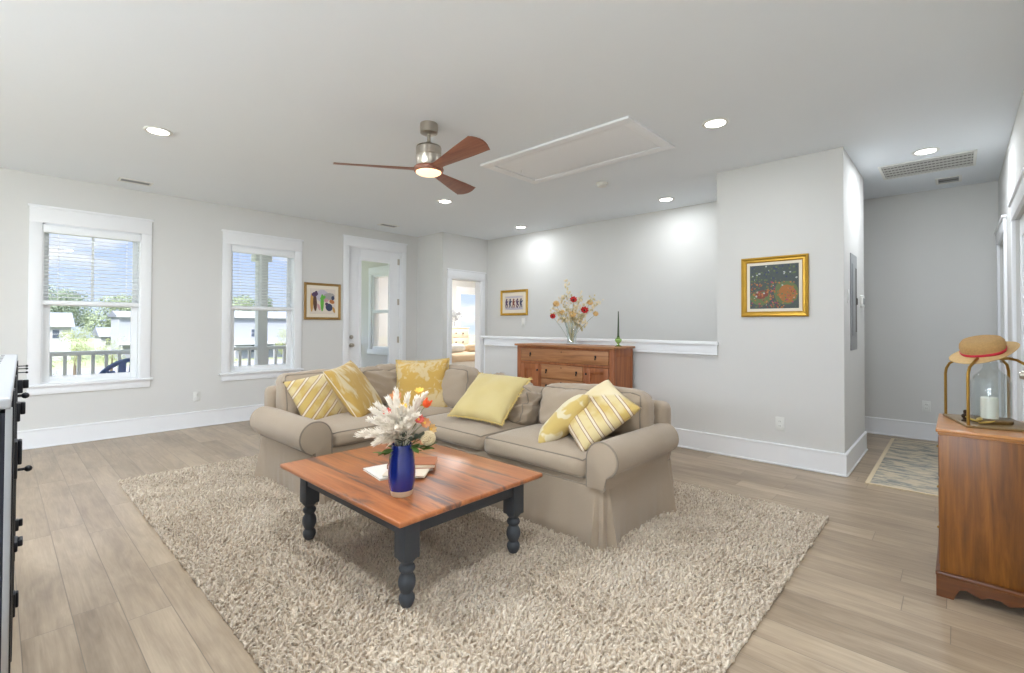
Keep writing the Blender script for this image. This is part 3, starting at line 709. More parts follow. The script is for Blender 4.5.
# thermostat and breaker panel on the return wall
t = thing('thermostat', 'small square thermostat beyond the grey breaker panel', 'thermostat', (XC, 5.74, 1.43))
B().box(XC+.0005, XC+.024, 5.68, 5.80, 1.43, 1.54, .004).done('housing', 'plastic', t)
B().box(XC+.024, XC+.026, 5.70, 5.78, 1.455, 1.515).done('screen', 'grey_metal', t, smooth=False)
t = thing('breaker_panel', 'grey flush metal breaker panel in the narrow return wall', 'electrical panel', (XC, 5.27, 1.03))
B().box(XC+.0005, XC+.008, 5.10, 5.44, 1.03, 1.89, .002).done('frame', 'grey_metal', t)
B().box(XC+.008, XC+.014, 5.15, 5.39, 1.16, 1.80, .002).done('cover_door', 'grey_metal', t)
B().box(XC+.013, XC+.0155, 5.30, 5.375, 1.19, 1.77).done('recess', 'darkslot', t, smooth=False)
B().box(XC+.014, XC+.022, 5.345, 5.375, 1.44, 1.50, .002).done('latch', 'bronze', t)

# ------------------------------------------------------------------ big shag rug and hallway runner
rx0, rx1, ry0, ry1 = -4.81, -.615, .665, 3.65
def tuft_rug():
    nx, ny = 236, 168
    gx, gy = np.meshgrid(np.linspace(rx0+.008, rx1-.008, nx), np.linspace(ry0+.008, ry1-.008, ny)); c = np.stack([gx.ravel(), gy.ravel()], 1)
    c += rng.uniform(-.009, .009, c.shape); n = len(c)
    ph = rng.uniform(0, 2*PI, n); h = rng.uniform(.022, .034, n); lean = rng.uniform(.006, .030, n)
    fld = np.array([mnoise.noise((p[0]*3, p[1]*3, 0)) for p in c])*2.5 + rng.normal(0, 1.1, n)
    d = np.stack([np.cos(fld), np.sin(fld)], 1)
    V = np.zeros((n, 9, 3), np.float32)
    for k in range(4):
        a = ph + k*PI/2; u = np.stack([np.cos(a), np.sin(a)], 1)
        V[:, k, :2] = c + u*.0085; V[:, k, 2] = .004
        V[:, 4+k, :2] = c + d*(lean*.35)[:, None] + u*.0070; V[:, 4+k, 2] = h*.72
    V[:, 8, :2] = c + d*lean[:, None]; V[:, 8, 2] = h*.98
    F4 = []; base = np.arange(n)*9
    quads = np.stack([np.stack([base+k, base+(k+1) % 4, base+4+(k+1) % 4, base+4+k], 1) for k in range(4)], 1).reshape(-1, 4)
    tris = np.stack([np.stack([base+4+k, base+4+(k+1) % 4, base+8], 1) for k in range(4)], 1).reshape(-1, 3)
    me = bpy.data.meshes.new('pile')
    me.vertices.add(n*9); me.vertices.foreach_set('co', V.reshape(-1))
    nl = quads.size+tris.size; me.loops.add(nl); me.loops.foreach_set('vertex_index', np.concatenate([quads.ravel(), tris.ravel()]).astype(np.int32))
    me.polygons.add(len(quads)+len(tris))
    ls = np.concatenate([np.arange(len(quads))*4, quads.size+np.arange(len(tris))*3]).astype(np.int32)
    me.polygons.foreach_set('loop_start', ls)
    me.polygons.foreach_set('use_smooth', np.ones(len(quads)+len(tris), bool))
    me.update(calc_edges=True); me.validate()
    return me
rug = B().box(rx0, rx1, ry0, ry1, .0005, .006, .002).done('shag_rug', 'rug', loc=((rx0+rx1)/2, (ry0+ry1)/2, 0))
tag(rug, 'large cream beige shag rug under the sofa and coffee table', 'rug')
pm = tuft_rug(); pm.materials.append(MT['rug']); po = bpy.data.objects.new('pile', pm); COL.objects.link(po); po.parent = rug; po.location = -Vector(rug.location); po['kind'] = 'stuff'
rz = .024   # height where furniture feet press into the pile
t = thing('runner_rug', 'faded blue grey and cream patterned runner rug in the hallway', 'rug', (-.15, 5.73, 0))
B().box(-.515, .205, 4.72, 6.74, .001, .008, .002).done('woven_field', 'runner', t)
b = B()
for q in ((-.545, -.515, 4.69, 6.77), (.205, .235, 4.69, 6.77), (-.515, .205, 4.69, 4.72), (-.515, .205, 6.74, 6.77)): b.box(*q, .001, .009, .002)
b.done('bound_edge', 'runner_edge', t)

# ------------------------------------------------------------------ sectional sofa
def cushion(name, parent, c, size, puff=(.02, .02, .035), rnd=.045, n=14, rot=None, wr=.006, seed=0, piping=True, mat='sofa', axis=2, fold=0):
    b = B(); g = bmesh.ops.create_cube(b.bm, size=2)
    bmesh.ops.subdivide_edges(b.bm, edges=b.bm.edges[:], cuts=n-1, use_grid_fill=True)
    hx, hy, hz = (s/2 for s in size); R = rot or Matrix.Identity(3); C = Vector(c)
    def shape(u, v, w):
        p = [u*hx, v*hy, w*hz]; h = (hx, hy, hz); r_ = min(rnd, hz*.95)
        q = [max(-(h[i]-r_), min(h[i]-r_, p[i])) for i in range(3)]; dlt = Vector([p[i]-q[i] for i in range(3)])
        if dlt.length > 1e-9:
            m = max(abs(x) for x in dlt); dlt = dlt.normalized()*m
        P = Vector(q)+dlt
        P.x += puff[0]*(1-v*v)*(1-w*w)*u**3; P.y += puff[1]*(1-u*u)*(1-w*w)*v**3; P.z += puff[2]*(1-u*u)*(1-v*v)*w
        if wr:
            s0 = Vector((seed*3.1, seed*1.7, 0)); P += Vector((1, 1, 1))*0 + P.normalized()*wr*(mnoise.noise(P*7+s0) + .6*mnoise.noise(Vector((P.x*4, P.y*22, P.z*14))+s0))
        if fold:
            s1 = Vector((seed*2.3, 0, seed)); q_ = mnoise.noise(Vector((P.x*3+P.z*4, P.y*3, P.z*16-P.x*9))+s1); q2 = mnoise.noise(Vector((P.x*18, P.y*4, P.z*6))+s1)
            P = P*(1+0*q_) + Vector((0, (1 if v > 0 else -1), .4)).normalized()*fold*(.5-abs(q_)*1.6 + .4*(.3-abs(q2)))
        return P
    for v in b.bm.verts: v.co = C + R @ shape(*v.co)
    o = b.done(name, mat, parent, ang=180)
    if piping:
        for w in (1, -1):
            pts = []; L = 22
            ax = [0, 1, 2]; ax.remove(axis)
            for k in range(4*L):
                s_ = k % L/L*2-1; side = k//L
                a_, b_ = ((s_, -1), (1, s_), (-s_, 1), (-1, -s_))[side]
                m = math.hypot(a_, b_); f = 1/max(abs(a_), abs(b_))
                # round the corners of the loop
                a_, b_ = (max(-1, min(1, a_*1.0)), max(-1, min(1, b_*1.0)))
                uvw = [0, 0, 0]; uvw[ax[0]] = a_; uvw[ax[1]] = b_; uvw[axis] = w*.995
                p = shape(*uvw); pts.append(C + R @ p)
            bb = B(); bb.tube(pts, .0055, 6, closed=True); bb.done('piping', 'sofa_pipe', o)
    return o
sofa = thing('sectional_sofa', 'taupe slipcovered L-shaped sectional sofa with rolled arms on the shag rug', 'sofa', (-2.8, 2.4, rz))
OUT = [(-3.22, 1.49), (-4.20, 1.49), (-4.20, 3.12), (-1.432, 3.12), (-1.432, 2.285), (-3.22, 2.285)]
# skirt : a wavy curtain of cloth around the outline
def skirt():
    pts = []; nrm = []
    P = [Vector(p) for p in OUT]; n = len(P)
    for i in range(n):
        a, c = P[i], P[(i+1) % n]; L = (c-a).length; d = (c-a)/L; m = Vector((-d.y, d.x))
        k = int(L/.009)
        for j in range(k):
            s_ = j/k*L; pts.append((a+d*s_, s_, L)); nrm.append(m)
    # orient outward
    cen = Vector((-2.8, 2.6)); b = B(); rows = []
    Z = [.335, .30, .24, .17, .10, .05, rz-.018]
    area = sum(P[i].x*P[(i+1) % n].y-P[(i+1) % n].x*P[i].y for i in range(n)); sg = -1 if area > 0 else 1
    N = len(pts)
    out = []
    for (p, s_, L), m in zip(pts, nrm): out.append((p, m*sg, s_, L))
    for zi, z in enumerate(Z):
        f = (.335-z)/.32; row = []
        for i, (p, m, s_, L) in enumerate(out):
            mm = (out[i-1][1]+m+out[(i+1) % N][1]); mm = mm.normalized() if mm.length > 0 else m
            e_ = min(s_, L-s_)
            pl_ = min(1, max(0, (e_-.030)/.016)); pleat = -.012 + pl_*.064*math.exp(-max(0, e_-.046)/.085) + (1-pl_)*.026*math.exp(-(e_/.02)**2)
            wv = .006*math.sin(s_*14+1.3*math.sin(s_*5)+p.x*3) + .012*mnoise.noise((p.x*5, p.y*5, z*2)) + .006*mnoise.noise((p.x*17, p.y*17, z*3))
            off = .004 + f*.010 + f*wv + f*pleat
            row.append(b.bm.verts.new((p.x+mm.x*off, p.y+mm.y*off, z)))
        rows.append(row)
    for a, c in zip(rows, rows[1:]):
        for k in range(N): b.face([a[k], a[(k+1) % N], c[(k+1) % N], c[k]])
    b.face(rows[0][::-1])
    return b.done('skirt', 'sofa', sofa, ang=60)
sk = skirt()
b = B(); b.tube([(p[0], p[1], .336) for p in OUT for _ in (0,)], .005, 6, closed=True); b.done('piping', 'sofa_pipe', sk)
b = B(); b.prism([(x, y) for x, y in OUT], 2, .325, .375, .012); b.done('deck', 'sofa', sofa)
def arm(axis, inner, sgn, a0, a1, zc, R_, top_in):
    """rolled arm. axis: run direction (0 = x, 1 = y); inner = inner face coordinate; sgn = outward direction"""
    prof = [(inner, .34), (inner, zc)]
    cx_ = inner + sgn*R_*1.02
    for k in range(1, 22):
        a = PI - (PI+math.radians(62))*k/22
        prof.append((cx_ + sgn*R_*math.cos(a), zc + R_*math.sin(a)))
    prof += [(cx_+sgn*R_*.28, zc-R_*.98), (inner+sgn*.115, .375), (inner+sgn*.115, .34)]
    b = B(); m = 14; rows = []
    for i in range(m+1):
        s_ = i/m; a = a0+(a1-a0)*s_; row = []
        sw = 1 + .03*math.sin(s_*PI) + .012*math.sin(s_*9)
        for (p, z) in prof:
            pp = cx_+(p-cx_)*sw; zz = zc+(z-zc)*(sw if z > zc-.05 else 1)
            q = mnoise.noise((pp*6, zz*6, a*5))*.004
            pp += sgn*q
            row.append(b.bm.verts.new((a, pp, zz) if axis == 0 else (pp, a, zz)))
        rows.append(row)
    n = len(prof)
    for a, c in zip(rows, rows[1:]):
        for k in range(n): b.face([a[k], a[(k+1) % n], c[(k+1) % n], c[k]])
    b.face(rows[0][::-1]); b.face(rows[-1])
    o = b.done('arm', 'sofa', sofa, ang=50)
    # front panel, a little proud, with piping round its edge
    f0 = a0 if axis == 1 else a1; dirn = -1 if axis == 1 else 1
    pan = [(cx_+(p-cx_)*.96, zc+(z-zc)*.97 if z > .4 else z) for p, z in prof]
    b = B()
    b.prism([(p, z) for p, z in pan] if axis == 0 else [(p, z) for p, z in pan], axis, f0-.01*dirn, f0+.012*dirn, .004)
    fp = b.done('front_panel', 'sofa', o)
    pts = [(f0+.004*dirn, p, z) if axis == 0 else (p, f0+.004*dirn, z) for p, z in prof]
    b = B(); b.tube(pts, .0065, 6); b.done('piping', 'sofa_pipe', o)
    return o
arm(1, -1.525, 1, 2.265, 3.03, .503, .096, 0)
arm(0, 1.60, -1, -4.12, -3.20, .468, .110, 0)
b = B(); b.box(-4.20, -4.06, 1.50, 3.115, .335, .735, .05, 4); b.done('back_frame', 'sofa', sofa)
b = B(); b.box(-4.19, -1.405, 2.985, 3.115, .335, .735, .05, 4); b.done('back_frame', 'sofa', sofa)
SZ = .43
cushion('seat_cushion', sofa, (-3.63, 1.955, SZ), (.86, .70, .125), seed=1)
cushion('seat_cushion', sofa, (-3.65, 2.64, SZ), (.83, .66, .125), seed=2)
cushion('seat_cushion', sofa, (-2.80, 2.62, SZ), (.83, .73, .125), seed=3)
cushion('seat_cushion', sofa, (-1.955, 2.625, SZ), (.83, .75, .13), seed=4)
def Rz(a): return Matrix.Rotation(math.radians(a), 3, 'Z')
def Rx(a): return Matrix.Rotation(math.radians(a), 3, 'X')
def Ry(a): return Matrix.Rotation(math.radians(a), 3, 'Y')
# back cushions (local x = width, y = thickness, z = height)
cushion('back_cushion', sofa, (-3.985, 1.865, .655), (.62, .20, .37), (.01, .03, .015), .06, 24, Rz(-90) @ Rx(9), .007, 11, axis=1, fold=.008)
cushion('back_cushion', sofa, (-3.95, 2.49, .655), (.58, .22, .36), (.01, .05, .03), .08, 26, Rz(-88) @ Rx(8), .014, 12, axis=1, fold=.035)
cushion('back_cushion', sofa, (-3.44, 2.88, .665), (.62, .22, .38), (.01, .05, .02), .08, 24, Rz(2) @ Rx(-8), .010, 13, axis=1, fold=.014)
cushion('back_cushion', sofa, (-2.66, 2.845, .63), (.58, .21, .33), (.01, .05, .02), .08, 28, Rz(-9) @ Ry(7) @ Rx(-16), .014, 14, axis=1, fold=.055)
cushion('back_cushion', sofa, (-1.885, 2.87, .635), (.86, .21, .335), (.01, .04, .02), .085, 26, Rz(0) @ Ry(-1.5) @ Rx(-10), .008, 15, axis=1, fold=.020)

# ------------------------------------------------------------------ throw pillows
def pillow(label, kind, c, xdir, ndir, s, thick=.15, fringe=None, piping=None, seed=0, sy=None, wr=.006):
    b = B(); N = 26; sy = sy or s
    def P(u, v, side):
        k = 1-.075*(1-v*v)*abs(u)**2; k2 = 1-.075*(1-u*u)*abs(v)**2
        tt = thick/2*(max(0, (1-u**4))*max(0, (1-v**4)))**.55*(1-.12*(u*u+v*v)/2)
        x, y = u*k*s/2, v*k2*sy/2
        z = side*tt + wr*mnoise.noise((x*9+seed, y*9, side*2))*(1-max(abs(u), abs(v))**6)
        return (x, y, z)
    for side in (1, -1):
        g = [[b.bm.verts.new(P(-1+2*i/N, -1+2*j/N, side)) for j in range(N+1)] for i in range(N+1)]
        for i in range(N):
            for j in range(N): b.face([g[i][j], g[i+1][j], g[i+1][j+1], g[i][j+1]])
    bmesh.ops.remove_doubles(b.bm, verts=b.bm.verts, dist=.0012)
    o = b.done('throw_pillow', pillow_mat(kind), None, ang=180, loc=(0, 0, 0))
    tag(o, label, 'pillow', 'yellow throw pillows on the sofa')
    edge = []
    for k in range(4):
        for q in range(24):
            t_ = -1+2*q/24; edge.append(P(*((t_, -1), (1, t_), (-t_, 1), (-1, -t_))[k], 0))
    if fringe:
        bb = B(); rr = random.Random(seed); m = len(edge)
        for k in range(m):
            for q in range(4):
                f = q/4; a, c2 = Vector(edge[k]), Vector(edge[(k+1) % m]); p = a.lerp(c2, f); p.z = 0
                d = p.normalized(); d.x += rr.uniform(-.3, .3); d.y += rr.uniform(-.3, .3); L = rr.uniform(.5, 1)*fringe
                w = Vector((-d.y, d.x, 0))*.0022
                e1 = p + d*L + Vector((0, 0, rr.uniform(-.012, .012)))
                bb.tube([p-d*.004, p+d*L*.5+Vector((0, 0, rr.uniform(-.006, .006))), e1], [.0024, .002, .0008], 4)
        bb.done('fringe', 'yellowfringe', o)
    if piping:
        bb = B(); bb.tube([Vector(e) for e in edge], .004, 6, closed=True); bb.done('piping', piping, o)
    xd = Vector(xdir).normalized(); nd = Vector(ndir); nd = (nd-xd*nd.dot(xd)).normalized(); yd = nd.cross(xd)
    Mx = Matrix.Identity(4)
    for i in range(3): Mx[i][0], Mx[i][1], Mx[i][2], Mx[i][3] = xd[i], yd[i], nd[i], c[i]
    o.matrix_world = Mx
    return o
MT['yellowfringe'] = fabric('yellow_fringe', (224, 200, 126), .1)
pillow('yellow and cream pillow with dark red stripes against the left sofa arm', 'stripe', (-3.78, 1.79, .645), (-.14, .98, .13), (.78, .10, .60), .44, .15, seed=1)
pillow('mustard patterned pillow leaning beside the striped pillow near the left arm', 'ikat', (-3.66, 2.03, .70), (-.60, .794, .10), (.72, .38, .56), .50, .15, piping='paper2', seed=2)
pillow('square mustard pillow with pale flowers in the sofa corner', 'floral', (-3.56, 2.64, .685), (.75, .66, .04), (.62, -.72, .16), .49, .16, fringe=.014, seed=3)
pillow('large plain pale yellow fringed pillow in the middle of the sofa', 'plain', (-2.655, 2.61, .685), (.983, .183, -.032), (.134, -.577, .80), .49, .16, fringe=.02, seed=4, wr=.014)
pillow('yellow pillow with cream blotches leaning on the striped one near the right arm', 'blotch', (-1.925, 2.60, .612), (.53, .50, .72), (-.64, -.28, .68), .45, .16, seed=5)
pillow('pale yellow striped pillow standing on its corner against the right sofa arm', 'stripe_light', (-1.675, 2.585, .685), (.82, -.498, -.283), (-.131, -.645, .753), .445, .14, seed=6)

# ------------------------------------------------------------------ coffee table
TZ = .462
ct = thing('coffee_table', 'square coffee table with worn orange-brown top and charcoal turned legs', 'table', (-2.21, 1.53, rz))
b = B(); b.box(-2.775, -1.605, 1.085, 1.972, TZ-.024, TZ, .008, 3); b.done('tabletop', 'tabletop', ct)
lx, ly = (-2.705, -1.755), (1.225, 1.905); LW = .04
b = B(); b.box(lx[0], lx[1], ly[0]-.031, ly[0]-.008, .335, TZ-.026, .002); b.box(lx[0], lx[1], ly[1]+.008, ly[1]+.031, .335, TZ-.026, .002); b.box(lx[0]-.031, lx[0]-.008, ly[0], ly[1], .335, TZ-.026, .002); b.box(lx[1]+.008, lx[1]+.031, ly[0], ly[1], .335, TZ-.026, .002)
b.done('apron', 'slate', ct)
for x in lx:
    for y in ly:
        b = B(); b.box(x-LW, x+LW, y-LW, y+LW, .232, TZ-.024, .004)
        b.lathe([(.039, .238), (.040, .230), (.033, .220), (.026, .212), (.025, .206), (.033, .198), (.036, .188), (.033, .178), (.026, .171), (.026, .164), (.034, .150), (.038, .132), (.037, .114), (.030, .096), (.025, .084), (.027, .078), (.034, .067), (.035, .054), (.031, .040), (.026, .030), (.022, rz)], (x, y, 0), 24)
        b.done('leg', 'slate', ct)

# magazines, book, vase
def slab(name, label, cat, c, w, d, h, ang, cover, page, grp=None, sub='pages'):
    t = thing(name, label, cat, c, grp); R = Rz(ang)
    def rb(x0, x1, y0, y1, z0, z1, nm, m, par, bev=.001):
        b = B(); b.box(x0, x1, y0, y1, z0, z1, bev)
        for v in b.bm.verts: v.co = R @ v.co + Vector(c)
        return b.done(nm, m, par)
    rb(-w/2, w/2, -d/2, d/2, 0, h*.14, 'back_cover', cover, t, 0); rb(-w/2+.003, w/2-.003, -d/2+.003, d/2-.003, h*.14, h*.86, 'pages', page, t, 0); rb(-w/2, w/2, -d/2, d/2, h*.86, h, 'front_cover', cover, t, 0)
    rb(-w/2-.001, -w/2+.002, -d/2, d/2, 0, h, 'spine', 'cover_red' if cover == 'paper' else cover, t, 0)
    return t
slab('magazine', 'white magazine lowest in the stack on the coffee table', 'magazine', (-2.20, 1.475, TZ), .23, .30, .010, -9, 'paper', 'paper')
slab('magazine', 'cream magazine in the middle of the stack on the coffee table', 'magazine', (-2.14, 1.51, TZ+.010), .29, .215, .009, -49, 'paper2', 'paper')
slab('book', 'tan leather book on top of the magazines on the coffee table', 'book', (-2.17, 1.55, TZ+.019), .25, .15, .022, 47, 'tanleather', 'paper2')
VX, VY = -1.872, 1.275
t = thing('flower_vase', 'tall cobalt blue glazed vase with unglazed foot on the coffee table', 'vase', (VX, VY, TZ))
B().lathe([(.044, 0), (.048, .004), (.052, .026), (.053, .028)], (VX, VY, TZ), 36).done('foot', 'bisque', t)
B().lathe([(.053, .027), (.060, .06), (.062, .11), (.058, .165), (.050, .215), (.047, .232), (.044, .232), (.046, .215), (.052, .165), (.05, .05), (.01, .045)], (VX, VY, TZ), 36).done('body', 'cobalt', t)
ZT = TZ+.232
CAMP = Vector((0, 0, ZC))
def stem_curve(p0, p1, bend, n=6):
    p0, p1 = Vector(p0), Vector(p1); out = []
    for i in range(n+1):
        f = i/n; p = p0.lerp(p1, f); p += Vector(bend)*math.sin(f*PI); out.append(p)
    return out
def plume(tip, rr):
    base = Vector((VX+rr.uniform(-.018, .018), VY+rr.uniform(-.018, .018), ZT-.08))
    hub = Vector((VX+rr.uniform(-.03, .03), VY+rr.uniform(-.03, .03), ZT+.01))
    tip = Vector(tip); b = B()
    P = [base, hub] + [hub.lerp(tip, f)+Vector((0, 0, .02*math.sin(f*PI))) for f in (.35, .7, 1)]
    b.tube(P, [.0022, .002, .0018, .0012, .0005], 5)
    L = (tip-hub).length; ax = (tip-hub).normalized()
    for k in range(120):
        f = .14 + .86*(k/120); p = hub.lerp(tip, f)+Vector((0, 0, .02*math.sin(f*PI)))
        a = ax.orthogonal().normalized(); a.rotate(Matrix.Rotation(rr.uniform(0, 2*PI), 3, ax))
        ln = rr.uniform(.022, .05)*(1.15-f*.75); d = (a*.75+ax*.9).normalized()
        b.tube([p, p+d*ln*.55, p+d*ln+ax*.008], [.0018, .0034, .0004], 4, cap=False)
    o = b.done('dried_plume', 'plume')
    return tag(o, 'white feathery dried plume fanning out of the cobalt vase', 'dried flower', 'white dried plumes in the cobalt vase')
rr = random.Random(5)
right = rt0; fwd2 = Vector((-math.sin(th), math.cos(th), 0))
def vz(dx, dz, dy): return Vector((VX, VY, ZT)) + right*(dx*.94) + Vector((0, 0, dz)) + fwd2*dy
for dx, dz, dy in ((-.20, .045, -.05), (-.17, .10, .02), (-.185, .02, .04), (-.14, .16, -.03), (-.10, .13, -.10), (-.08, .20, .03), (-.05, .15, -.09), (-.03, .245, .0), (.0, .18, -.10), (.02, .22, .04), (.05, .16, -.08), (.075, .21, -.01), (-.12, .06, -.12), (-.06, .08, -.13), (.01, .10, -.14), (-.02, .21, -.05), (.06, .10, -.12), (-.15, .12, .08), (.11, .225, .03), (-.11, .19, -.06), (.06, .14, -.14), (-.09, .03, -.15), (-.04, .13, -.15), (.03, .19, -.12), (.10, .15, -.10), (-.17, .065, -.10)):
    plume(vz(dx, dz, dy), rr)
def bloom(name, label, c, R_, mat, n=9, cup=.5, up_=(0, 0, 1), layers=2, vc=None, group=None, stemto=None, cm='yellowp'):
    c = Vector(c); u = Vector(up_).normalized(); a = u.orthogonal().normalized(); w = u.cross(a)
    t = thing(name, label, 'flower', c, group); b = B()
    for L in range(layers):
        for k in range(n):
            an = 2*PI*(k+.5*L)/n; d = a*math.cos(an)+w*math.sin(an); s_ = d.cross(u); R2 = R_*(1-.25*L)
            rows = []
            for i in range(5):
                f = i/4; wd = R2*.42*math.sin(PI*(.12+.8*f)); h = cup*R2*f*f + .12*R2*L
                p = c + d*R2*f + u*h
                rows.append([b.bm.verts.new(p - s_*wd), b.bm.verts.new(p - u*.06*R2), b.bm.verts.new(p + s_*wd)])
            for r0, r1 in zip(rows, rows[1:]):
                b.face([r0[0], r0[1], r1[1], r1[0]]); b.face([r0[1], r0[2], r1[2], r1[1]])
    b.done('petals', mat, t, ang=180)
    B().ball(c+u*R_*.12, R_*.26, 2, jit=.2).done('flower_centre', cm, t)
    if stemto is not None:
        b = B(); b.tube(stem_curve(stemto, c-u*R_*.05, (0, 0, .02)), .0016, 5); b.done('stem', 'stem', t)
    return t
vb = lambda: (VX+rr.uniform(-.02, .02), VY+rr.uniform(-.02, .02), ZT-.05)
bloom('orange_flower', 'vivid orange flower at the upper right of the cobalt vase bouquet', vz(.105, .165, .02), .027, 'orange', 6, 1.5, right*.5+Vector((0, 0, .8)), 2, stemto=vb())
bloom('coral_flower', 'coral pink flower at the upper left of the cobalt vase bouquet', vz(-.06, .15, -.04), .020, 'coral', 8, .7, -fwd2+Vector((0, 0, .5)), 2, stemto=vb())
bloom('coral_flower', 'coral pink flower below the vivid orange one in the cobalt vase', vz(.085, .115, -.02), .023, 'coral', 8, .8, -fwd2+right*.4+Vector((0, 0, .5)), 2, stemto=vb())
bloom('peach_flower', 'peach flower above the cream pompom flower in the cobalt vase', vz(.11, .095, .0), .024, 'peach', 8, .7, -fwd2+right*.6+Vector((0, 0, .3)), 2, stemto=vb())
bloom('peach_flower', 'pale peach flower at the back left of the cobalt vase bouquet', vz(-.055, .195, .10), .03, 'peach', 8, .8, -fwd2+Vector((0, 0, .7)), 2, stemto=vb())
bloom('yellow_flower', 'yellow flower highest in the cobalt vase bouquet', vz(.07, .225, .07), .023, 'yellowp', 8, .7, -fwd2*.5+Vector((0, 0, .8)), 2, stemto=vb())
bloom('yellow_flower', 'yellow flower among the plumes at the centre of the cobalt vase bouquet', vz(.02, .175, -.06), .020, 'yellowp', 8, .7, -fwd2*.8+Vector((0, 0, .6)), 2, stemto=vb())
bloom('yellow_flower', 'mustard flower behind the cream pompom in the cobalt vase', vz(.135, .06, .03), .024, 'tanp', 8, .7, -fwd2*.5+right*.6+Vector((0, 0, .3)), 2, stemto=vb())
t = thing('pompom_flower', 'round cream pompom flower low at the right of the cobalt vase', 'flower', vz(.135, .035, -.04))
b = B(); cc = vz(.135, .035, -.04)
for k in range(150):
    z = 1-2*(k+.5)/150; a = k*2.39996; d = Vector((math.sqrt(1-z*z)*math.cos(a), math.sqrt(1-z*z)*math.sin(a), z)); b.tube([cc+d*.016, cc+d*.034], [.004, .0035], 5)
b.ball(cc, .02, 2); b.done('flower_head', 'cream', t)
b = B(); b.tube(stem_curve((VX, VY, ZT-.05), cc, (0, 0, .02)), .0018, 5); b.done('stem', 'stem', t)
def leafy(label, tip, mat, n, size, src, seed, name='leaf_sprig'):
    r2 = random.Random(seed); b = B(); src, tip = Vector(src), Vector(tip); P = stem_curve(src, tip, (0, 0, .015)); b.tube(P, .0018, 5)
    t = thing(name, label, 'foliage', src); b.done('stem', 'stem', t); b = B()
    for k in range(n):
        f = .3+.7*k/n; p = src.lerp(tip, f)+Vector((0, 0, .015*math.sin(f*PI))); d = Vector((r2.uniform(-1, 1), r2.uniform(-1, 1), r2.uniform(-.6, .6))); d = (d + (tip-src).normalized()*1.1).normalized()
        s_ = d.cross(Vector((r2.uniform(-.3, .3), r2.uniform(-.3, .3), 1))).normalized(); L = size*r2.uniform(.7, 1.2)
        rows = [[b.bm.verts.new(p+d*L*q-s_*L*.28*math.sin(PI*min(1, .1+q*.9))), b.bm.verts.new(p+d*L*q+Vector((0, 0, -.05*L))), b.bm.verts.new(p+d*L*q+s_*L*.28*math.sin(PI*min(1, .1+q*.9)))] for q in (0, .25, .5, .75, 1)]
        for r0, r1 in zip(rows, rows[1:]): b.face([r0[0], r0[1], r1[1], r1[0]]); b.face([r0[1], r0[2], r1[2], r1[1]])
    b.done('leaves', mat, t, ang=180); return t
vs_ = (VX, VY, ZT-.03)
leafy('green leaf sprig drooping at the left of the cobalt vase', vz(-.075, -.035, -.05), 'leaf', 8, .06, vs_, 1)
leafy('green leaf sprig drooping at the right of the cobalt vase', vz(.12, -.015, -.05), 'leaf', 10, .06, vs_, 2)
leafy('grey-green leaf sprig under the cream pompom in the cobalt vase', vz(.10, .045, -.06), 'sageleaf', 14, .045, vs_, 3)
leafy('grey-green leaf sprig at the front of the cobalt vase', vz(.03, .06, -.09), 'sageleaf', 12, .04, vs_, 4)

# ------------------------------------------------------------------ sideboard against the knee wall
sx0, sx1, sy0, sy1, sz = -3.935, -2.60, 4.335, 4.735, 1.02
sb = thing('sideboard', 'reddish brown wooden sideboard with drawers and panelled doors against the half wall', 'sideboard', ((sx0+sx1)/2, (sy0+sy1)/2, 0))
b = B(); b.box(sx0-.03, sx1+.03, sy0-.03, sy1+.005, sz-.024, sz, .007, 3); b.done('top', 'sideboard', sb)
b = B(); b.box(sx0, sx1, sy0+.02, sy1, .12, sz-.024); b.done('carcass', 'sideboard_v', sb, smooth=False)
b = B()
for x in (sx0-.004, sx1-.052): b.box(x, x+.056, sy0-.002, sy0+.05, 0, sz-.024, .004)
for x in (sx0-.004, sx1-.052): b.box(x, x+.056, sy1-.05, sy1, 0, sz-.024, .004)
b.box(sx1-.002, sx1+.004, sy0+.05, sy1-.05, sz-.11, sz-.024, .002); b.box(sx1-.002, sx1+.004, sy0+.05, sy1-.05, .12, .2, .002)
b.box(sx0+.05, sx1-.05, sy0, sy0+.03, sz-.045, sz-.024, .002); b.box(sx0+.05, sx1-.05, sy0, sy0+.03, sz-.225, sz-.200, .002); b.box(sx0+.05, sx1-.05, sy0, sy0+.03, .12, .18, .002)
for x in (sx0+.345, sx1-.375): b.box(x, x+.025, sy0, sy0+.03, .15, sz-.235, .002)
b.done('face_frame', 'sideboard_v', sb)
def knob(b, x, y, z, s=1): b.ball((x, y-.012*s, z), .011*s, 2); b.tube([(x, y+.002, z), (x, y-.01, z)], .005*s, 8)
def pull(parent, x, y, z):
    b = B(); b.box(x-.009, x+.009, y-.004, y, z-.012, z+.016, .002); b.ball((x, y-.012, z+.006), .008, 2); b.ball((x, y-.012, z-.022), .009, 2, (.8, .8, 1.4)); b.tube([(x, y-.012, z+.004), (x, y-.013, z-.02)], .003, 6); b.done('drop_pull', 'black', parent)
def drawer(x0, x1, z0, z1):
    b = B(); b.box(x0+.003, x1-.003, sy0-.004, sy0+.02, z0+.003, z1-.003, .004); d = b.done('drawer', 'sideboard', sb)
    w = x1-x0
    for f in ((.13, .87) if w > .6 else (.14, .86)): pull(d, x0+w*f, sy0-.004, (z0+z1)/2+.01)
    b = B(); b.lathe([(.007, 0), (.007, .003)], (0, 0, 0), 10)
    for v in b.bm.verts: c = v.co.copy(); v.co = (x0+w/2+c.x, sy0-.003-c.z, z1-.03+c.y)
    b.done('keyhole', 'bronze', d)
drawer(sx0+.055, sx1-.055, sz-.200, sz-.048)
dz = [sz-.227, sz-.39, sz-.58, sz-.80]
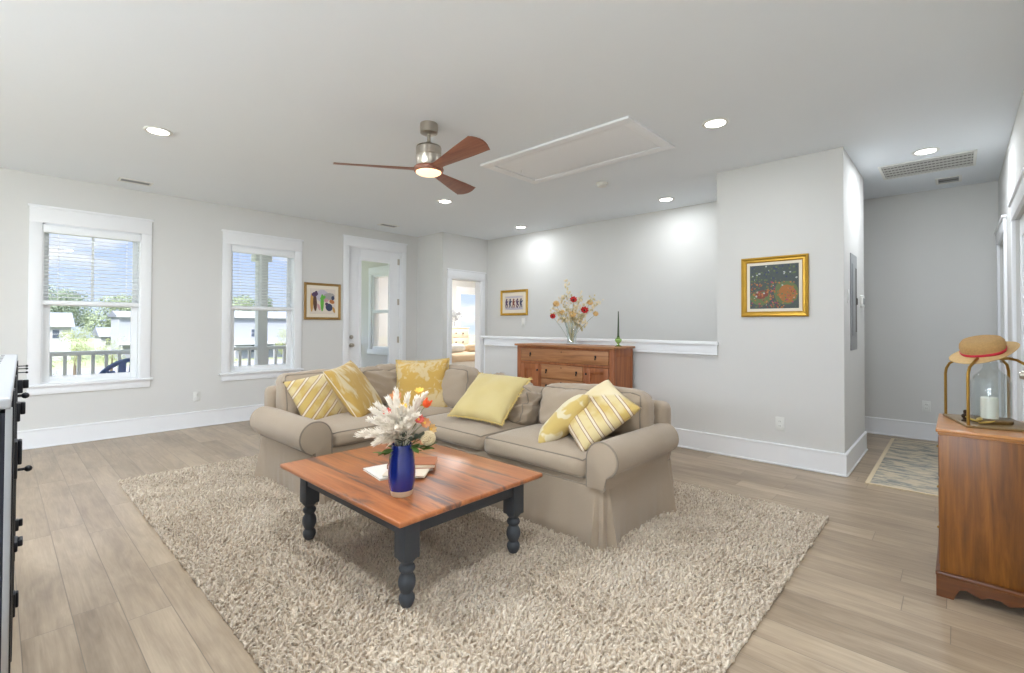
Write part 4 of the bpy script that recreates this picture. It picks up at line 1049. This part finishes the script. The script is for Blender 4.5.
for za, zb in zip(dz[1:], dz): drawer(sx0+.372, sx1-.378, za, zb)
for x0, x1, kx in ((sx0+.055, sx0+.343, sx0+.325), (sx1-.348, sx1-.055, sx1-.33)):
    b = B(); za, zb = .185, sz-.230; f = .065
    b.box(x0+.003, x0+f, sy0-.004, sy0+.02, za, zb, .003); b.box(x1-f, x1-.003, sy0-.004, sy0+.02, za, zb, .003); b.box(x0+f, x1-f, sy0-.004, sy0+.02, za, za+f, .003); b.box(x0+f, x1-f, sy0-.004, sy0+.02, zb-f, zb, .003); b.box(x0+f, x1-f, sy0+.012, sy0+.02, za+f, zb-f)
    d = b.done('door', 'sideboard_v', sb)
    b = B(); knob(b, kx, sy0-.004, .72, 1.1); b.done('knob', 'black', d)

# glass vase of dried flowers on the sideboard
GX, GY, GZ = -3.245, 4.50, sz
t = thing('glass_vase', 'clear glass vase holding dried flowers on the sideboard', 'vase', (GX, GY, GZ))
B().lathe([(.058, 0), (.060, .012), (.052, .05), (.056, .12), (.070, .20), (.082, .262), (.079, .262), (.067, .20), (.053, .12), (.049, .05), (.052, .026), (.01, .022)], (GX, GY, GZ), 32).done('body', 'clearglass', t)
r3 = random.Random(9)
gz = lambda dx, dz, dy: Vector((GX, GY, GZ)) + right*dx + Vector((0, 0, dz+.025)) + fwd2*dy
gb = lambda: Vector((GX+r3.uniform(-.03, .03), GY+r3.uniform(-.03, .03), GZ+.03))
ups = -fwd2+Vector((0, 0, .5))
for dx, dz, R_, lb in ((.01, .485, .042, 'red flower highest among the dried flowers in the glass vase'), (.135, .365, .045, 'red flower at the middle right of the glass vase bouquet'), (-.225, .295, .034, 'small red flower lowest at the left of the glass vase bouquet')):
    bloom('red_flower', lb, gz(dx, dz, -.06), R_, 'redp', 8, .55, ups, 2, stemto=gb(), cm='bronze')
for dx, dz, R_, lb in ((-.185, .435, .05, 'tan dried flower at the upper left of the glass vase bouquet'), (.0, .315, .055, 'tan dried flower at the centre front of the glass vase bouquet'), (.265, .325, .042, 'tan dried flower at the far right of the glass vase bouquet'), (.20, .45, .045, 'tan dried flower at the upper right of the glass vase bouquet'), (-.12, .34, .045, 'pale tan dried flower at the left centre of the glass vase bouquet')):
    bloom('dried_flower', lb, gz(dx, dz, -.04), R_*.8, 'tanp', 9, .6, ups, 2, stemto=gb(), cm='tanp')
def sprig(tip, kind, seed):
    r2 = random.Random(seed); src = gb(); tip = Vector(tip); mid = Vector((GX, GY, GZ+.25)) + (tip-Vector((GX, GY, tip.z)))*.25
    P = [src, mid.lerp(src, .4), mid, mid.lerp(tip, .5)+Vector((0, 0, .02)), tip]; b = B(); b.tube(P, [.0022, .002, .0018, .0014, .0008], 5)
    for k in range(26):
        f = r2.random()**.7; p = mid.lerp(tip, f)+Vector((0, 0, .02*math.sin(f*PI))); q = p+Vector((r2.uniform(-.04, .04), r2.uniform(-.04, .04), r2.uniform(-.01, .045)))
        b.tube([p, q], [.001, .0007], 4); b.ball(q, r2.uniform(.005, .014), 1, (1, 1, 1.2))
    o = b.done('dried_sprig', 'drystem' if kind else 'cream')
    return tag(o, 'thin pale dried sprig spreading from the glass vase on the sideboard', 'dried flower', 'pale dried sprigs in the glass vase')
for k, (dx, dz) in enumerate(((-.07, .70), (-.05, .62), (-.13, .52), (.08, .50), (.15, .47), (.24, .50), (.33, .47), (.27, .42), (-.22, .40), (-.08, .42), (.05, .40), (.12, .28), (.17, .20), (.13, .13), (-.16, .22), (-.20, .33), (.10, .56))):
    sprig(gz(dx, dz, r3.uniform(-.08, .06)), k % 2, k)
# candle
KX, KY = -2.64, 4.50
t = thing('candlestick', 'green glass candlestick with a dark green taper candle on the sideboard', 'candlestick', (KX, KY, sz))
B().lathe([(.034, 0), (.035, .006), (.012, .018), (.011, .032), (.024, .045), (.036, .062), (.034, .078), (.020, .086), (.014, .105), (.016, .112), (.01, .112)], (KX, KY, sz), 28).done('holder', 'greenglass', t)
MT['taper'] = plain('dark_green_wax', (70, 82, 58), .5, 0, .06)
B().lathe([(.011, .10), (.0105, .15), (.007, .30), (.005, .372), (.001, .376)], (KX, KY, sz), 16).done('taper', 'taper', t)

# ------------------------------------------------------------------ small chest at the right, lantern, hat
cx0, cx1, cy0, cy1, cz = -.066, .308, 2.985, 3.50, .768
ch = thing('small_chest', 'glossy brown wooden chest with bracket feet against the right wall', 'chest', (.115, 3.19, 0))
b = B(); b.box(cx0, cx1-.004, cy0, cy1, .10, cz-.018, .002); b.done('carcass', 'chest', ch)
b = B(); b.box(cx0-.012, cx1, cy0-.014, cy1+.012, cz-.016, cz, .005, 3); b.box(cx0-.005, cx1-.002, cy0-.006, cy1+.005, cz-.028, cz-.014, .004); b.done('top', 'chest_top', ch)
b = B(); b.box(cx0-.016, cx1-.001, cy0-.017, cy1+.016, .092, .114, .007, 3)
x0, x1, y0 = cx0-.013, cx1-.002, cy0-.014; Wd = x1-x0
fp = [(0, 0), (.058, 0), (.066, .022), (.078, .05), (.10, .058), (.125, .046), (.15, .038), (.175, .052), (Wd-.175, .052), (Wd-.15, .038), (Wd-.125, .046), (Wd-.10, .058), (Wd-.078, .05), (Wd-.066, .022), (Wd-.058, 0), (Wd, 0), (Wd, .094), (0, .094)]
b.prism([(x0+p, z) for p, z in fp], 1, y0, y0+.02)
D_ = cy1-cy0+.024; fp2 = [(.0203, 0), (.058, 0), (.066, .03), (.09, .055), (D_-.09, .055), (D_-.066, .03), (D_-.058, 0), (D_, 0), (D_, .094), (.0203, .094)]
b.prism([(y0+p, z) for p, z in fp2], 0, x0, x0+.02); b.prism([(y0+p, z) for p, z in fp2], 0, x1-.02, x1)
b.done('bracket_base', 'chest_base', ch)
zz = [.135, .33, .54, .735]
for za, zb in zip(zz, zz[1:]):
    b = B(); b.box(cx0-.004, cx0+.004, cy0+.02, cy1-.02, za, zb-.008, .002); d = b.done('drawer', 'chest', ch)
    b = B(); b.ball((cx0-.009, (cy0+cy1)/2, (za+zb)/2), .007, 2); b.tube([(cx0-.003, (cy0+cy1)/2, (za+zb)/2), (cx0-.008, (cy0+cy1)/2, (za+zb)/2)], .004, 8); b.done('knob', 'brass', d)
# lantern stand: square base turned about 25 degrees, four bent legs, ring on top
LC = Vector((.111, 3.30, cz)); la = math.radians(14.5)
def lv(u, v, z): return LC + Vector((u*math.cos(la)-v*math.sin(la), u*math.sin(la)+v*math.cos(la), z))
t = thing('lantern_stand', 'brass wire lantern stand with four bent legs on the small chest', 'lantern', LC)
b = B()
pl = [lv(-.132, -.175, 0), lv(.132, -.175, 0), lv(.132, .175, 0), lv(-.132, .175, 0)]
b.prism([(p.x, p.y) for p in pl], 2, cz+.0005, cz+.012, .003); 
MT['lanternbase'] = wood('olive_brown_board', (96, 76, 46), (124, 100, 64), (146, 120, 80), 0, .8, .4)
b.done('base_plate', 'lanternbase', t)
for su in (-1, 1):
    for sv in (-1, 1):
        pts = [lv(su*.122, sv*.165, .010), lv(su*.122, sv*.165, .225), lv(su*.120, sv*.160, .252), lv(su*.110, sv*.145, .282), lv(su*.070, sv*.090, .318), lv(su*.052, sv*.058, .322)]
        b = B(); b.tube(pts, .0062, 8); b.done('leg', 'brass', t)
b = B(); b.tube([lv(.078*math.cos(k*PI/12), .078*math.sin(k*PI/12), .322) for k in range(24)], .006, 8, closed=True); b.done('top_ring', 'brass', t)
JC = lv(.0, -.02, .012)
t = thing('glass_bottle', 'clear glass bottle-shaped cloche on a wooden disc inside the lantern stand', 'glass bottle', JC)
MT['bronzewood'] = wood('dark_gilt_wood', (84, 62, 32), (110, 84, 44), (130, 102, 58), 0, 1, .4)
B().lathe([(.074, 0), (.077, .004), (.077, .014), (.070, .018)], JC, 32).done('wooden_disc', 'bronzewood', t)
B().lathe([(.070, .0185), (.072, .05), (.072, .19), (.062, .222), (.036, .248), (.028, .262), (.027, .292), (.0245, .292), (.0255, .262), (.033, .246), (.058, .22), (.068, .19), (.068, .0185)], JC, 40, cap=False).done('glass_body', 'clearglass', t)
t2 = thing('pillar_candle', 'cream pillar candle inside the glass bottle on the small chest', 'candle', JC+Vector((-.005, 0, .018)))
B().lathe([(.032, 0), (.032, .098), (.028, .102), (.004, .096)], JC+Vector((-.005, 0, .0185)), 28).done('wax', 'wax', t2)
b = B(); b.tube([JC+Vector((-.005, 0, .112)), JC+Vector((-.004, 0, .126))], .0012, 5); b.done('wick', 'black', t2)
# small bronze figurine and gold leaf ornament
q = lv(-.10, -.05, .012)
t = thing('figurine', 'tiny dark bronze figurine on the lantern base in front of the candle', 'figurine', q)
b = B(); b.lathe([(.016, 0), (.017, .004), (.010, .010), (.013, .02), (.014, .03), (.008, .038), (.004, .04)], q, 16); b.ball(q+Vector((0, 0, .046)), .010, 2, jit=.15); b.done('body', 'bronze', t)
b = B()
for s_ in (-1, 1): b.ball(q+right*(.013*s_)+Vector((0, 0, .026)), .007, 2, (1, 1, 1.4))
b.done('arms', 'bronze', t)
MT['goldleaf'] = plain('gold_leaf', (206, 176, 92), .35, .6, .2, 30)
q = lv(-.07, -.11, .012)
t = tag(thing('leaf_ornament', None, None, q), 'gold leaf ornament lying on the lantern base beside the bronze figurine', 'ornament')
for k, (an, L) in enumerate(((.3, .06), (-.7, .05), (2.6, .055), (1.4, .04))):
    d = Vector((math.cos(an), math.sin(an), .25)).normalized(); s_ = Vector((-d.y, d.x, 0)); b = B()
    rows = [[q+d*L*f-s_*L*.3*math.sin(PI*min(1, .08+f*.92))+Vector((0, 0, .004+.004*k)), q+d*L*f+Vector((0, 0, .006+.004*k)), q+d*L*f+s_*L*.3*math.sin(PI*min(1, .08+f*.92))+Vector((0, 0, .004+.004*k))] for f in (0, .25, .5, .75, 1)]
    rows = [[b.bm.verts.new(p) for p in r0] for r0 in rows]
    for r0, r1 in zip(rows, rows[1:]): b.face([r0[0], r0[1], r1[1], r1[0]]); b.face([r0[1], r0[2], r1[2], r1[1]])
    ob = b.done('leaf', 'goldleaf', t, ang=180); sm = ob.modifiers.new('solid', 'SOLIDIFY'); sm.thickness = .002
# straw hat
HC = lv(-.02, -.005, .335)
hat = thing('straw_hat', 'woven straw hat with a red ribbon resting on the lantern stand', 'hat', (0, 0, 0))
def hatsurf(prof, nm, mat, wob=0):
    b = B(); n = 48; rings = []
    for r, z in prof:
        ring = []
        for k in range(n):
            a = 2*PI*k/n; e_ = 1+.10*math.cos(2*a)
            zz = z
            if r > .088:
                f = (r-.088)/.055; zz += f*(.012*math.cos(a) + .010*math.cos(2*a) + .040*max(0, -math.sin(a-.25))**2 - .004)
            ring.append(b.bm.verts.new((r*e_*math.cos(a), r*math.sin(a)*1.0, zz)))
        rings.append(ring)
    for a, c in zip(rings, rings[1:]):
        for k in range(n): b.face([a[k], a[(k+1) % n], c[(k+1) % n], c[k]])
    return b, rings
b, rg = hatsurf([(.086, .010), (.090, .022), (.093, .05), (.090, .068), (.080, .082), (.062, .089), (.03, .086), (.004, .085)], 'crown', 'straw'); b.face(rg[-1]); o = b.done('crown', 'straw', hat, ang=60)
sm = o.modifiers.new('solid', 'SOLIDIFY'); sm.thickness = .003
b, rg = hatsurf([(.085, .012), (.090, .008), (.100, .004), (.115, .0), (.130, -.002), (.142, .003)], 'brim', 'strawlow', 1); o = b.done('brim', 'strawlow', hat, ang=60)
sm = o.modifiers.new('solid', 'SOLIDIFY'); sm.thickness = .004
b, rg = hatsurf([(.0885, .012), (.0925, .020), (.0940, .028)], 'ribbon', 'ribbon'); o = b.done('ribbon', 'ribbon', hat, ang=60)
sm = o.modifiers.new('solid', 'SOLIDIFY'); sm.thickness = .003
# tilt: down towards the left of the room and slightly towards the camera
R1 = Matrix.Rotation(math.radians(-17), 4, fwd2) @ Matrix.Rotation(math.radians(7), 4, right) @ Matrix.Rotation(th, 4, 'Z')
hat.matrix_world = Matrix.Translation(HC+Vector((0, 0, .004))) @ R1 @ Matrix.Scale(.9, 4)

# ------------------------------------------------------------------ navy cabinet at the left edge
nx0, nx1, ny0, ny1, nz = -3.36, -1.40, -.56, -.004, 1.09
t = thing('navy_cabinet', 'tall dark navy cabinet with pale top and black latches at the left edge', 'cabinet', ((nx0+nx1)/2, (ny0+ny1)/2, 0))
b = B(); b.box(nx0, nx1, ny0, ny1-.012, .06, nz-.02, .004); b.done('body', 'navy', t)
b = B(); b.box(nx0-.008, nx1+.008, ny0-.01, ny1+.004, nz-.022, nz, .005, 2)
for k in range(16):
    x = nx0+.12+k*.115; b.use('palestone'); 
b.mats = ['palestone', 'darkslot']; b.mi = 1
for k in range(15):
    x = nx0+.10+k*.125; b.box(x, x+.05, ny1-.050, ny1-.038, nz-.001, nz+.0010)
b.done('top', None, t, smooth=False)
nd = 4; wd = (nx1-nx0)/nd
for k in range(nd):
    xa, xb = nx0+k*wd+.006, nx0+(k+1)*wd-.006
    b = B(); b.box(xa, xb, ny1-.012, ny1, .10, nz-.03, .003); d = b.done('door', 'navy', t)
    b = B()
    for q in ((xa, xa+.03), (xb-.03, xb)): b.box(*q, ny1, ny1+.006, .10, nz-.03, .002)
    b.done('metal_edge', 'black', d)
b = B(); b.box(nx1-.022, nx1+.003, ny1-.004, ny1+.006, .06, nz-.022, .001); b.done('corner_strip', 'steel', t)
def latch(x, z, w, h, d):
    b = B(); b.box(x-w/2, x+w/2, ny1, ny1+d*.55, z-h/2, z+h/2, .004); b.box(x-w/2*.6, x+w/2*.6, ny1+d*.5, ny1+d, z-h*.15, z+h/2, .004); b.done('latch', 'black', t)
def peg(x, z, d, r=.008):
    b = B(); b.tube([(x, ny1-.001, z), (x, ny1+d, z)], [r*.6, r*.6], 8); b.ball((x, ny1+d, z), r*1.35, 2); b.done('knob', 'black', t)
for z in (1.035, 1.022, 1.004): peg(-3.3, z, .035, .004)
latch(-3.22, .945, .05, .06, .042); latch(-2.62, .905, .06, .07, .03); latch(-2.25, .80, .07, .12, .022); latch(-3.28, .285, .04, .05, .03); latch(-2.45, .46, .08, .035, .028); latch(-2.75, .13, .05, .09, .02)
peg(-2.9, .625, .042, .010); peg(-2.95, .93, .03, .01)
for x in (-3.28, -2.4, -1.5):
    for y in (ny0+.08, ny1-.03):
        b = B(); b.lathe([(.022, 0), (.028, .006), (.028, .05), (.02, .062)], (x, y, 0), 16); b.done('foot', 'black', t)
t.location.y += .048; t.rotation_euler = (0, 0, math.radians(-1.5))

# ------------------------------------------------------------------ bedroom seen through the doorway
t = thing('bedroom_dresser', 'pale tall dresser with small knobs beyond the bedroom doorway', 'dresser', (-8.9, 7.6, 0))
dx0, dx1, dy0, dy1, dzz = -9.2, -8.75, 7.32, 7.86, 1.19
b = B(); b.box(dx0, dx1, dy0, dy1, .06, dzz-.02, .004); b.done('carcass', 'drawerpaint', t); B().box(dx0-.01, dx1+.02, dy0-.02, dy1+.02, dzz-.022, dzz, .005).done('top', 'drawerpaint', t)
b = B()
for y in (dy0+.03, dy1-.03):
    for x in (dx0+.03, dx1-.03): b.box(x-.02, x+.02, y-.02, y+.02, 0, .06)
b.done('feet', 'drawerpaint', t, smooth=False)
for k in range(5):
    z0 = .10+k*.213; b = B(); b.box(dx1, dx1+.014, dy0+.02, dy1-.02, z0, z0+.20, .004); d = b.done('drawer', 'drawerpaint', t)
    for f in (.22, .62):
        b = B(); b.ball((dx1+.03, dy0+(dy1-dy0)*f, z0+.1), .018, 2); b.tube([(dx1+.01, dy0+(dy1-dy0)*f, z0+.1), (dx1+.03, dy0+(dy1-dy0)*f, z0+.1)], .007, 6); b.done('knob', 'bronze', d)
FC = Vector((-8.85, 7.50, dzz+.30))
t = thing('desk_fan', 'grey desk fan on the pale dresser in the bedroom', 'fan', (FC.x, FC.y, dzz))
b = B(); b.lathe([(.09, 0), (.09, .012), (.02, .03), (.013, .05), (.013, .14)], (FC.x, FC.y, dzz), 20); b.done('base', 'grey_metal', t)
nrm = Vector((.8, -.55, 0)).normalized(); sd = Vector((-nrm.y, nrm.x, 0))
b = B()
for q in (.06, .11, .17):
    for dd in (-.035, .035): b.tube([FC+sd*q*math.cos(k*PI/12)+Vector((0, 0, q*math.sin(k*PI/12)))+nrm*dd*(1-.5*q/.17) for k in range(24)], .003, 5, closed=True)
for k in range(24):
    d = sd*math.cos(k*PI/12)+Vector((0, 0, math.sin(k*PI/12)))
    b.tube([FC+nrm*.04, FC+d*.1+nrm*.034, FC+d*.172], .002, 4); b.tube([FC-nrm*.04, FC+d*.1-nrm*.034, FC+d*.172], .002, 4)
b.done('cage', 'grey_metal', t)
b = B(); b.ball(FC, .03, 2)
for k in range(4):
    a = k*PI/2+.4; d = sd*math.cos(a)+Vector((0, 0, math.sin(a))); e_ = nrm.cross(d); b.poly([FC+d*.03-e_*.015-nrm*.01, FC+d*.14-e_*.05-nrm*.012, FC+d*.14+e_*.03+nrm*.012, FC+d*.03+e_*.015+nrm*.01])
bl = b.done('blades', 'grey_metal', t)
t = thing('bed', 'bed with cream and beige bedding beyond the bedroom doorway', 'bed', (-7.75, 6.85, 0))
b = B(); b.box(-8.45, -7.15, 5.75, 7.25, .0, .36, .02); b.done('base', 'drawerpaint', t)
cushion('mattress', t, (-7.8, 6.5, .46), (1.3, 1.5, .22), (.0, .0, .01), .06, 12, None, .004, 3, piping=False, mat='paper')
cushion('duvet', t, (-7.78, 6.52, .60), (1.36, 1.54, .18), (.02, .02, .03), .07, 16, None, .02, 5, piping=False, mat='beige')
for y in (6.15, 6.85):
    o = cushion('bed_pillow', None, (-7.45, y, .755), (.42, .62, .15), (0, 0, .03), .07, 10, Ry(-12), .008, 7, piping=False, mat='paper' if y < 6.5 else 'beige')
    tag(o, 'white pillow on the far bed' if y < 6.5 else 'beige pillow on the far bed nearer the window', 'pillow', 'bed pillows')
t = thing('bedroom_fill_lamp', 'added unseen fill lamp on the bedroom ceiling beyond the doorway', 'ceiling light', (-7.9, 7.2, H))  # out-of-view lamp added to brighten the bedroom
B().lathe([(.16, -.0005), (.165, -.02), (.15, -.06), (.09, -.085), (.01, -.09)], (-7.9, 7.2, H), 32).done('shade', 'plastic', t)
l = bpy.data.lights.new('bedroom_fill_light', 'AREA'); l.shape = 'DISK'; l.size = .3; l.energy = 65; lo = bpy.data.objects.new('bedroom_fill_light', l); COL.objects.link(lo); lo.parent = t; lo.location = (0, 0, -.1)

# ------------------------------------------------------------------ porch and the outdoors
struct(B().box(-8.75, XL-.16, -2.5, 4.87, -.20, -.03).done('porch_floor', 'deck', smooth=False))
t = thing('porch_railing', 'white porch railing with square balusters outside the left windows', 'railing', (-8.6, 1, -.03))
b = B(); b.box(-8.65, -8.55, -2.5, 4.87, .82, .875, .006); b.done('top_rail', 'siding', t); B().box(-8.63, -8.57, -2.5, 4.87, .06, .11, .004).done('bottom_rail', 'siding', t)
for k in range(48):
    y = -1.9+k*.14
    B().box(-8.618, -8.582, y-.018, y+.018, .10, .83).done('baluster', 'siding', t, smooth=False)
for y, lb in ((3.04, 'white square porch column outside the second window'), (-2.3, 'white square porch column beyond the first window')):
    t = thing('porch_column', lb, 'column', (-8.6, y, -.03)); B().box(-8.68, -8.52, y-.075, y+.075, -.03, 2.62, .004).done('shaft', 'siding', t)
    b = B(); b.box(-8.72, -8.48, y-.13, y+.13, 2.30, 2.42, .01); b.box(-8.70, -8.50, y-.21, y+.21, 2.42, 2.56, .03); b.box(-8.73, -8.47, y-.28, y+.28, 2.54, 2.62, .01); b.done('capital', 'siding', t)
    b = B(); b.box(-8.71, -8.49, y-.10, y+.10, -.03, .10, .008); b.done('plinth', 'siding', t)
struct(B().box(-8.75, -8.45, -2.5, 4.87, 2.62, 2.86, .004).done('porch_beam', 'siding'))
# adirondack chair
AC = Vector((-7.85, 1.16, -.03))
t = thing('porch_chair', 'blue slatted adirondack chair on the porch outside the first window', 'chair', AC)
b = B()
for k in range(7):
    a = (k-3)/3; y = AC.y + a*.31; hh = .80-.27*a*a-.05*a**4
    b.box(AC.x+.14, AC.x+.16, y-.037, y+.037, .20, hh, .006)
b.tube([(AC.x+.135, AC.y+.35*math.cos(q*PI/14), .44+.36*math.sin(q*PI/14)) for q in range(15)], .028, 6)
for v in b.bm.verts: v.co.x += (v.co.z-.2)*.42
b.done('backrest', 'bluechair', t)
b = B(); 
for k in range(6): x = AC.x-.35+k*.095; b.box(x, x+.085, AC.y-.27, AC.y+.27, .36-.028*k, .38-.028*k, .004)
b.done('seat', 'bluechair', t)
for s_ in (-1, 1):
    b = B(); b.box(AC.x-.42, AC.x+.28, AC.y+s_*.33-.06, AC.y+s_*.33+.06, .53, .555, .008); b.done('armrest', 'bluechair', t)
    b = B(); b.box(AC.x-.38, AC.x-.29, AC.y+s_*.31-.015, AC.y+s_*.31+.015, -.03, .53, .004); b.done('leg', 'bluechair', t)
    b = B(); b.prism([(AC.x-.38, .25), (AC.x-.38, .37), (AC.x+.42, .06), (AC.x+.42, -.03), (AC.x+.34, -.03)], 1, AC.y+s_*.28-.012, AC.y+s_*.28+.012); b.done('leg', 'bluechair', t)
GZ0 = -4.6
struct(B().box(-260, 40, -120, 200, GZ0-.3, GZ0).done('ground', 'lawn', smooth=False))
struct(B().box(-84, -74, -120, 200, GZ0, GZ0+.02).done('road', 'asphalt', smooth=False))
struct(B().box(-52, -40, -120, 200, GZ0, GZ0+.02).done('street', 'asphalt', smooth=False))
def house(label, x0, x1, y0, y1, zt, mat, wins, shut=True, roofh=2.2, porch=False):
    t = thing('house', label, 'house', ((x0+x1)/2, (y0+y1)/2, GZ0))
    B().box(x0, x1, y0, y1, GZ0, zt).done('walls', mat, t, smooth=False)
    B().prism([(x0-.5, zt-.05), (x1+.5, zt-.05), (x1+.5, zt+.12), ((x0+x1)/2, zt+roofh), (x0-.5, zt+.12)], 1, y0-.4, y1+.4).done('roof', 'roof', t, smooth=False)
    B().box(x1+.45, x1+.55, y0-.4, y1+.4, zt-.12, zt+.14).done('fascia', 'farwhite', t, smooth=False)
    for (y, z) in wins:
        b = B(); b.box(x1, x1+.06, y-.46, y+.46, z-.08, z+1.36); w = b.done('window', 'farwhite', t, smooth=False)
        b = B(); b.box(x1+.06, x1+.075, y-.38, y+.38, z, z+1.28); b.done('pane', 'darkwin', w, smooth=False)
        b = B(); b.box(x1+.075, x1+.09, y-.38, y+.38, z+.61, z+.67); b.done('sash_bar', 'farwhite', w, smooth=False)
        if shut:
            for s_ in (-1, 1): B().box(x1+.01, x1+.06, y+s_*.66-.17, y+s_*.66+.17, z-.05, z+1.33).done('shutter', 'shutter', t, smooth=False)
    if porch:
        B().box(x1, x1+1.6, y0, y1, -2.15, -1.75).done('porch_roof', 'farwhite', t, smooth=False)
        for k in range(5):
            y = y0+.2+(y1-y0-.4)*k/4; B().box(x1+1.35, x1+1.5, y-.08, y+.08, GZ0, -2.15).done('porch_post', 'farwhite', t, smooth=False)
    return t
house('pale grey two-storey house with red shutters seen through the first window', -108, -100, 13.6, 24, 2.5, 'greysiding', [(16.0, -.85), (20, -.85), (16.0, -3.6), (20, -3.6)], True, 1.0, True)
house('pale grey two-storey house with white columns seen through the second window', -98, -90, 27, 40, 2.5, 'greysiding', [(30.6, -.85), (36.8, -.85), (30.6, -3.6), (36.8, -3.6)], False, 1.2, True)
house('white gabled house far left beyond the trees', -112, -104, 4.6, 8.2, .9, 'farwhite', [(6.4, -1)], False, 2.2)
house('small white house between the trees beyond the road', -124, -116, 13.2, 15.6, -1.0, 'farwhite', [(14.3, -2.6)], False, 1.6)
def tree(label, x, y, h, w, mat, n, seed):
    t = thing('tree', label, 'tree', (x, y, GZ0), 'trees beyond the porch'); r2 = np.random.default_rng(seed)
    b = B(); b.tube([(x, y, GZ0-.1), (x+.1, y, GZ0+h*.3), (x, y+.1, GZ0+h*.6)], [w*.06, w*.045, w*.02], 8); b.done('trunk', 'bark', t)
    cl = np.array([[r2.uniform(-.36, .36)*w, r2.uniform(-.36, .36)*w, h*(.34+.5*r2.random())] for _ in range(16)]); rad = r2.uniform(.16, .27, 16)*w
    V = []; F = []
    for k in range(n):
        i = r2.integers(16); d = r2.normal(size=3); d /= np.linalg.norm(d); p = cl[i]+d*rad[i]*(.75+.35*r2.random()); p[2] = max(p[2], h*.16)
        s_ = .030*w*r2.uniform(.5, 1); u = r2.normal(size=3); u /= np.linalg.norm(u); v = np.cross(u, d); v /= np.linalg.norm(v)+1e-9; u = np.cross(v, d)*.6+d*.4*r2.normal()
        q = len(V); V += [p-u*s_, p+v*s_*.6, p+u*s_, p-v*s_*.6]; F.append((q, q+1, q+2, q+3))
    me = bpy.data.meshes.new('crown'); me.from_pydata([tuple(v) for v in V], [], F); me.update(); me.materials.append(MT[mat]); o = bpy.data.objects.new('crown', me); COL.objects.link(o); o.parent = t
    return t
TREES = ((-128, 2, 13.5, 10, 'crown1', 'mid green tree at the far left behind the white gabled house'), (-148, 11.0, 14.5, 11, 'crown3', 'dark green tree between the white gabled house and the small white house'), (-130, 17.5, 13.6, 10, 'crown1', 'mid green tree directly behind the red-shuttered house'), (-152, 29, 14.4, 11, 'crown3', 'dark green tree at the right shoulder of the red-shuttered house'),
 (-60, 5.0, 5.9, 2.6, 'crown2', 'small yellow-green tree nearest the white gabled house'), (-66, 8.4, 5.2, 2.4, 'crown2', 'small yellow-green tree in the middle of the first window'), (-54, 3.0, 4.3, 1.8, 'crown2', 'lowest small yellow-green tree at the left of the first window'),
 (-126, 37, 14.5, 11, 'crown1', 'mid green tree above the left end of the columned house'), (-150, 52, 15.5, 12, 'crown3', 'dark green tree above the middle of the columned house'), (-128, 60, 14.2, 11, 'crown1', 'mid green tree beyond the right end of the columned house'),
 (-62, 24.8, 6.2, 2.6, 'crown2', 'small yellow-green tree right of the porch column'), (-60, 17.6, 4.6, 2.2, 'crown2', 'small yellow-green tree left of the porch column'))
for k, (x_, y_, h_, w_, c_, lb) in enumerate(TREES): tree(lb, x_, y_, h_, w_, c_, 6500 if c_ != 'crown2' else 2600, k)
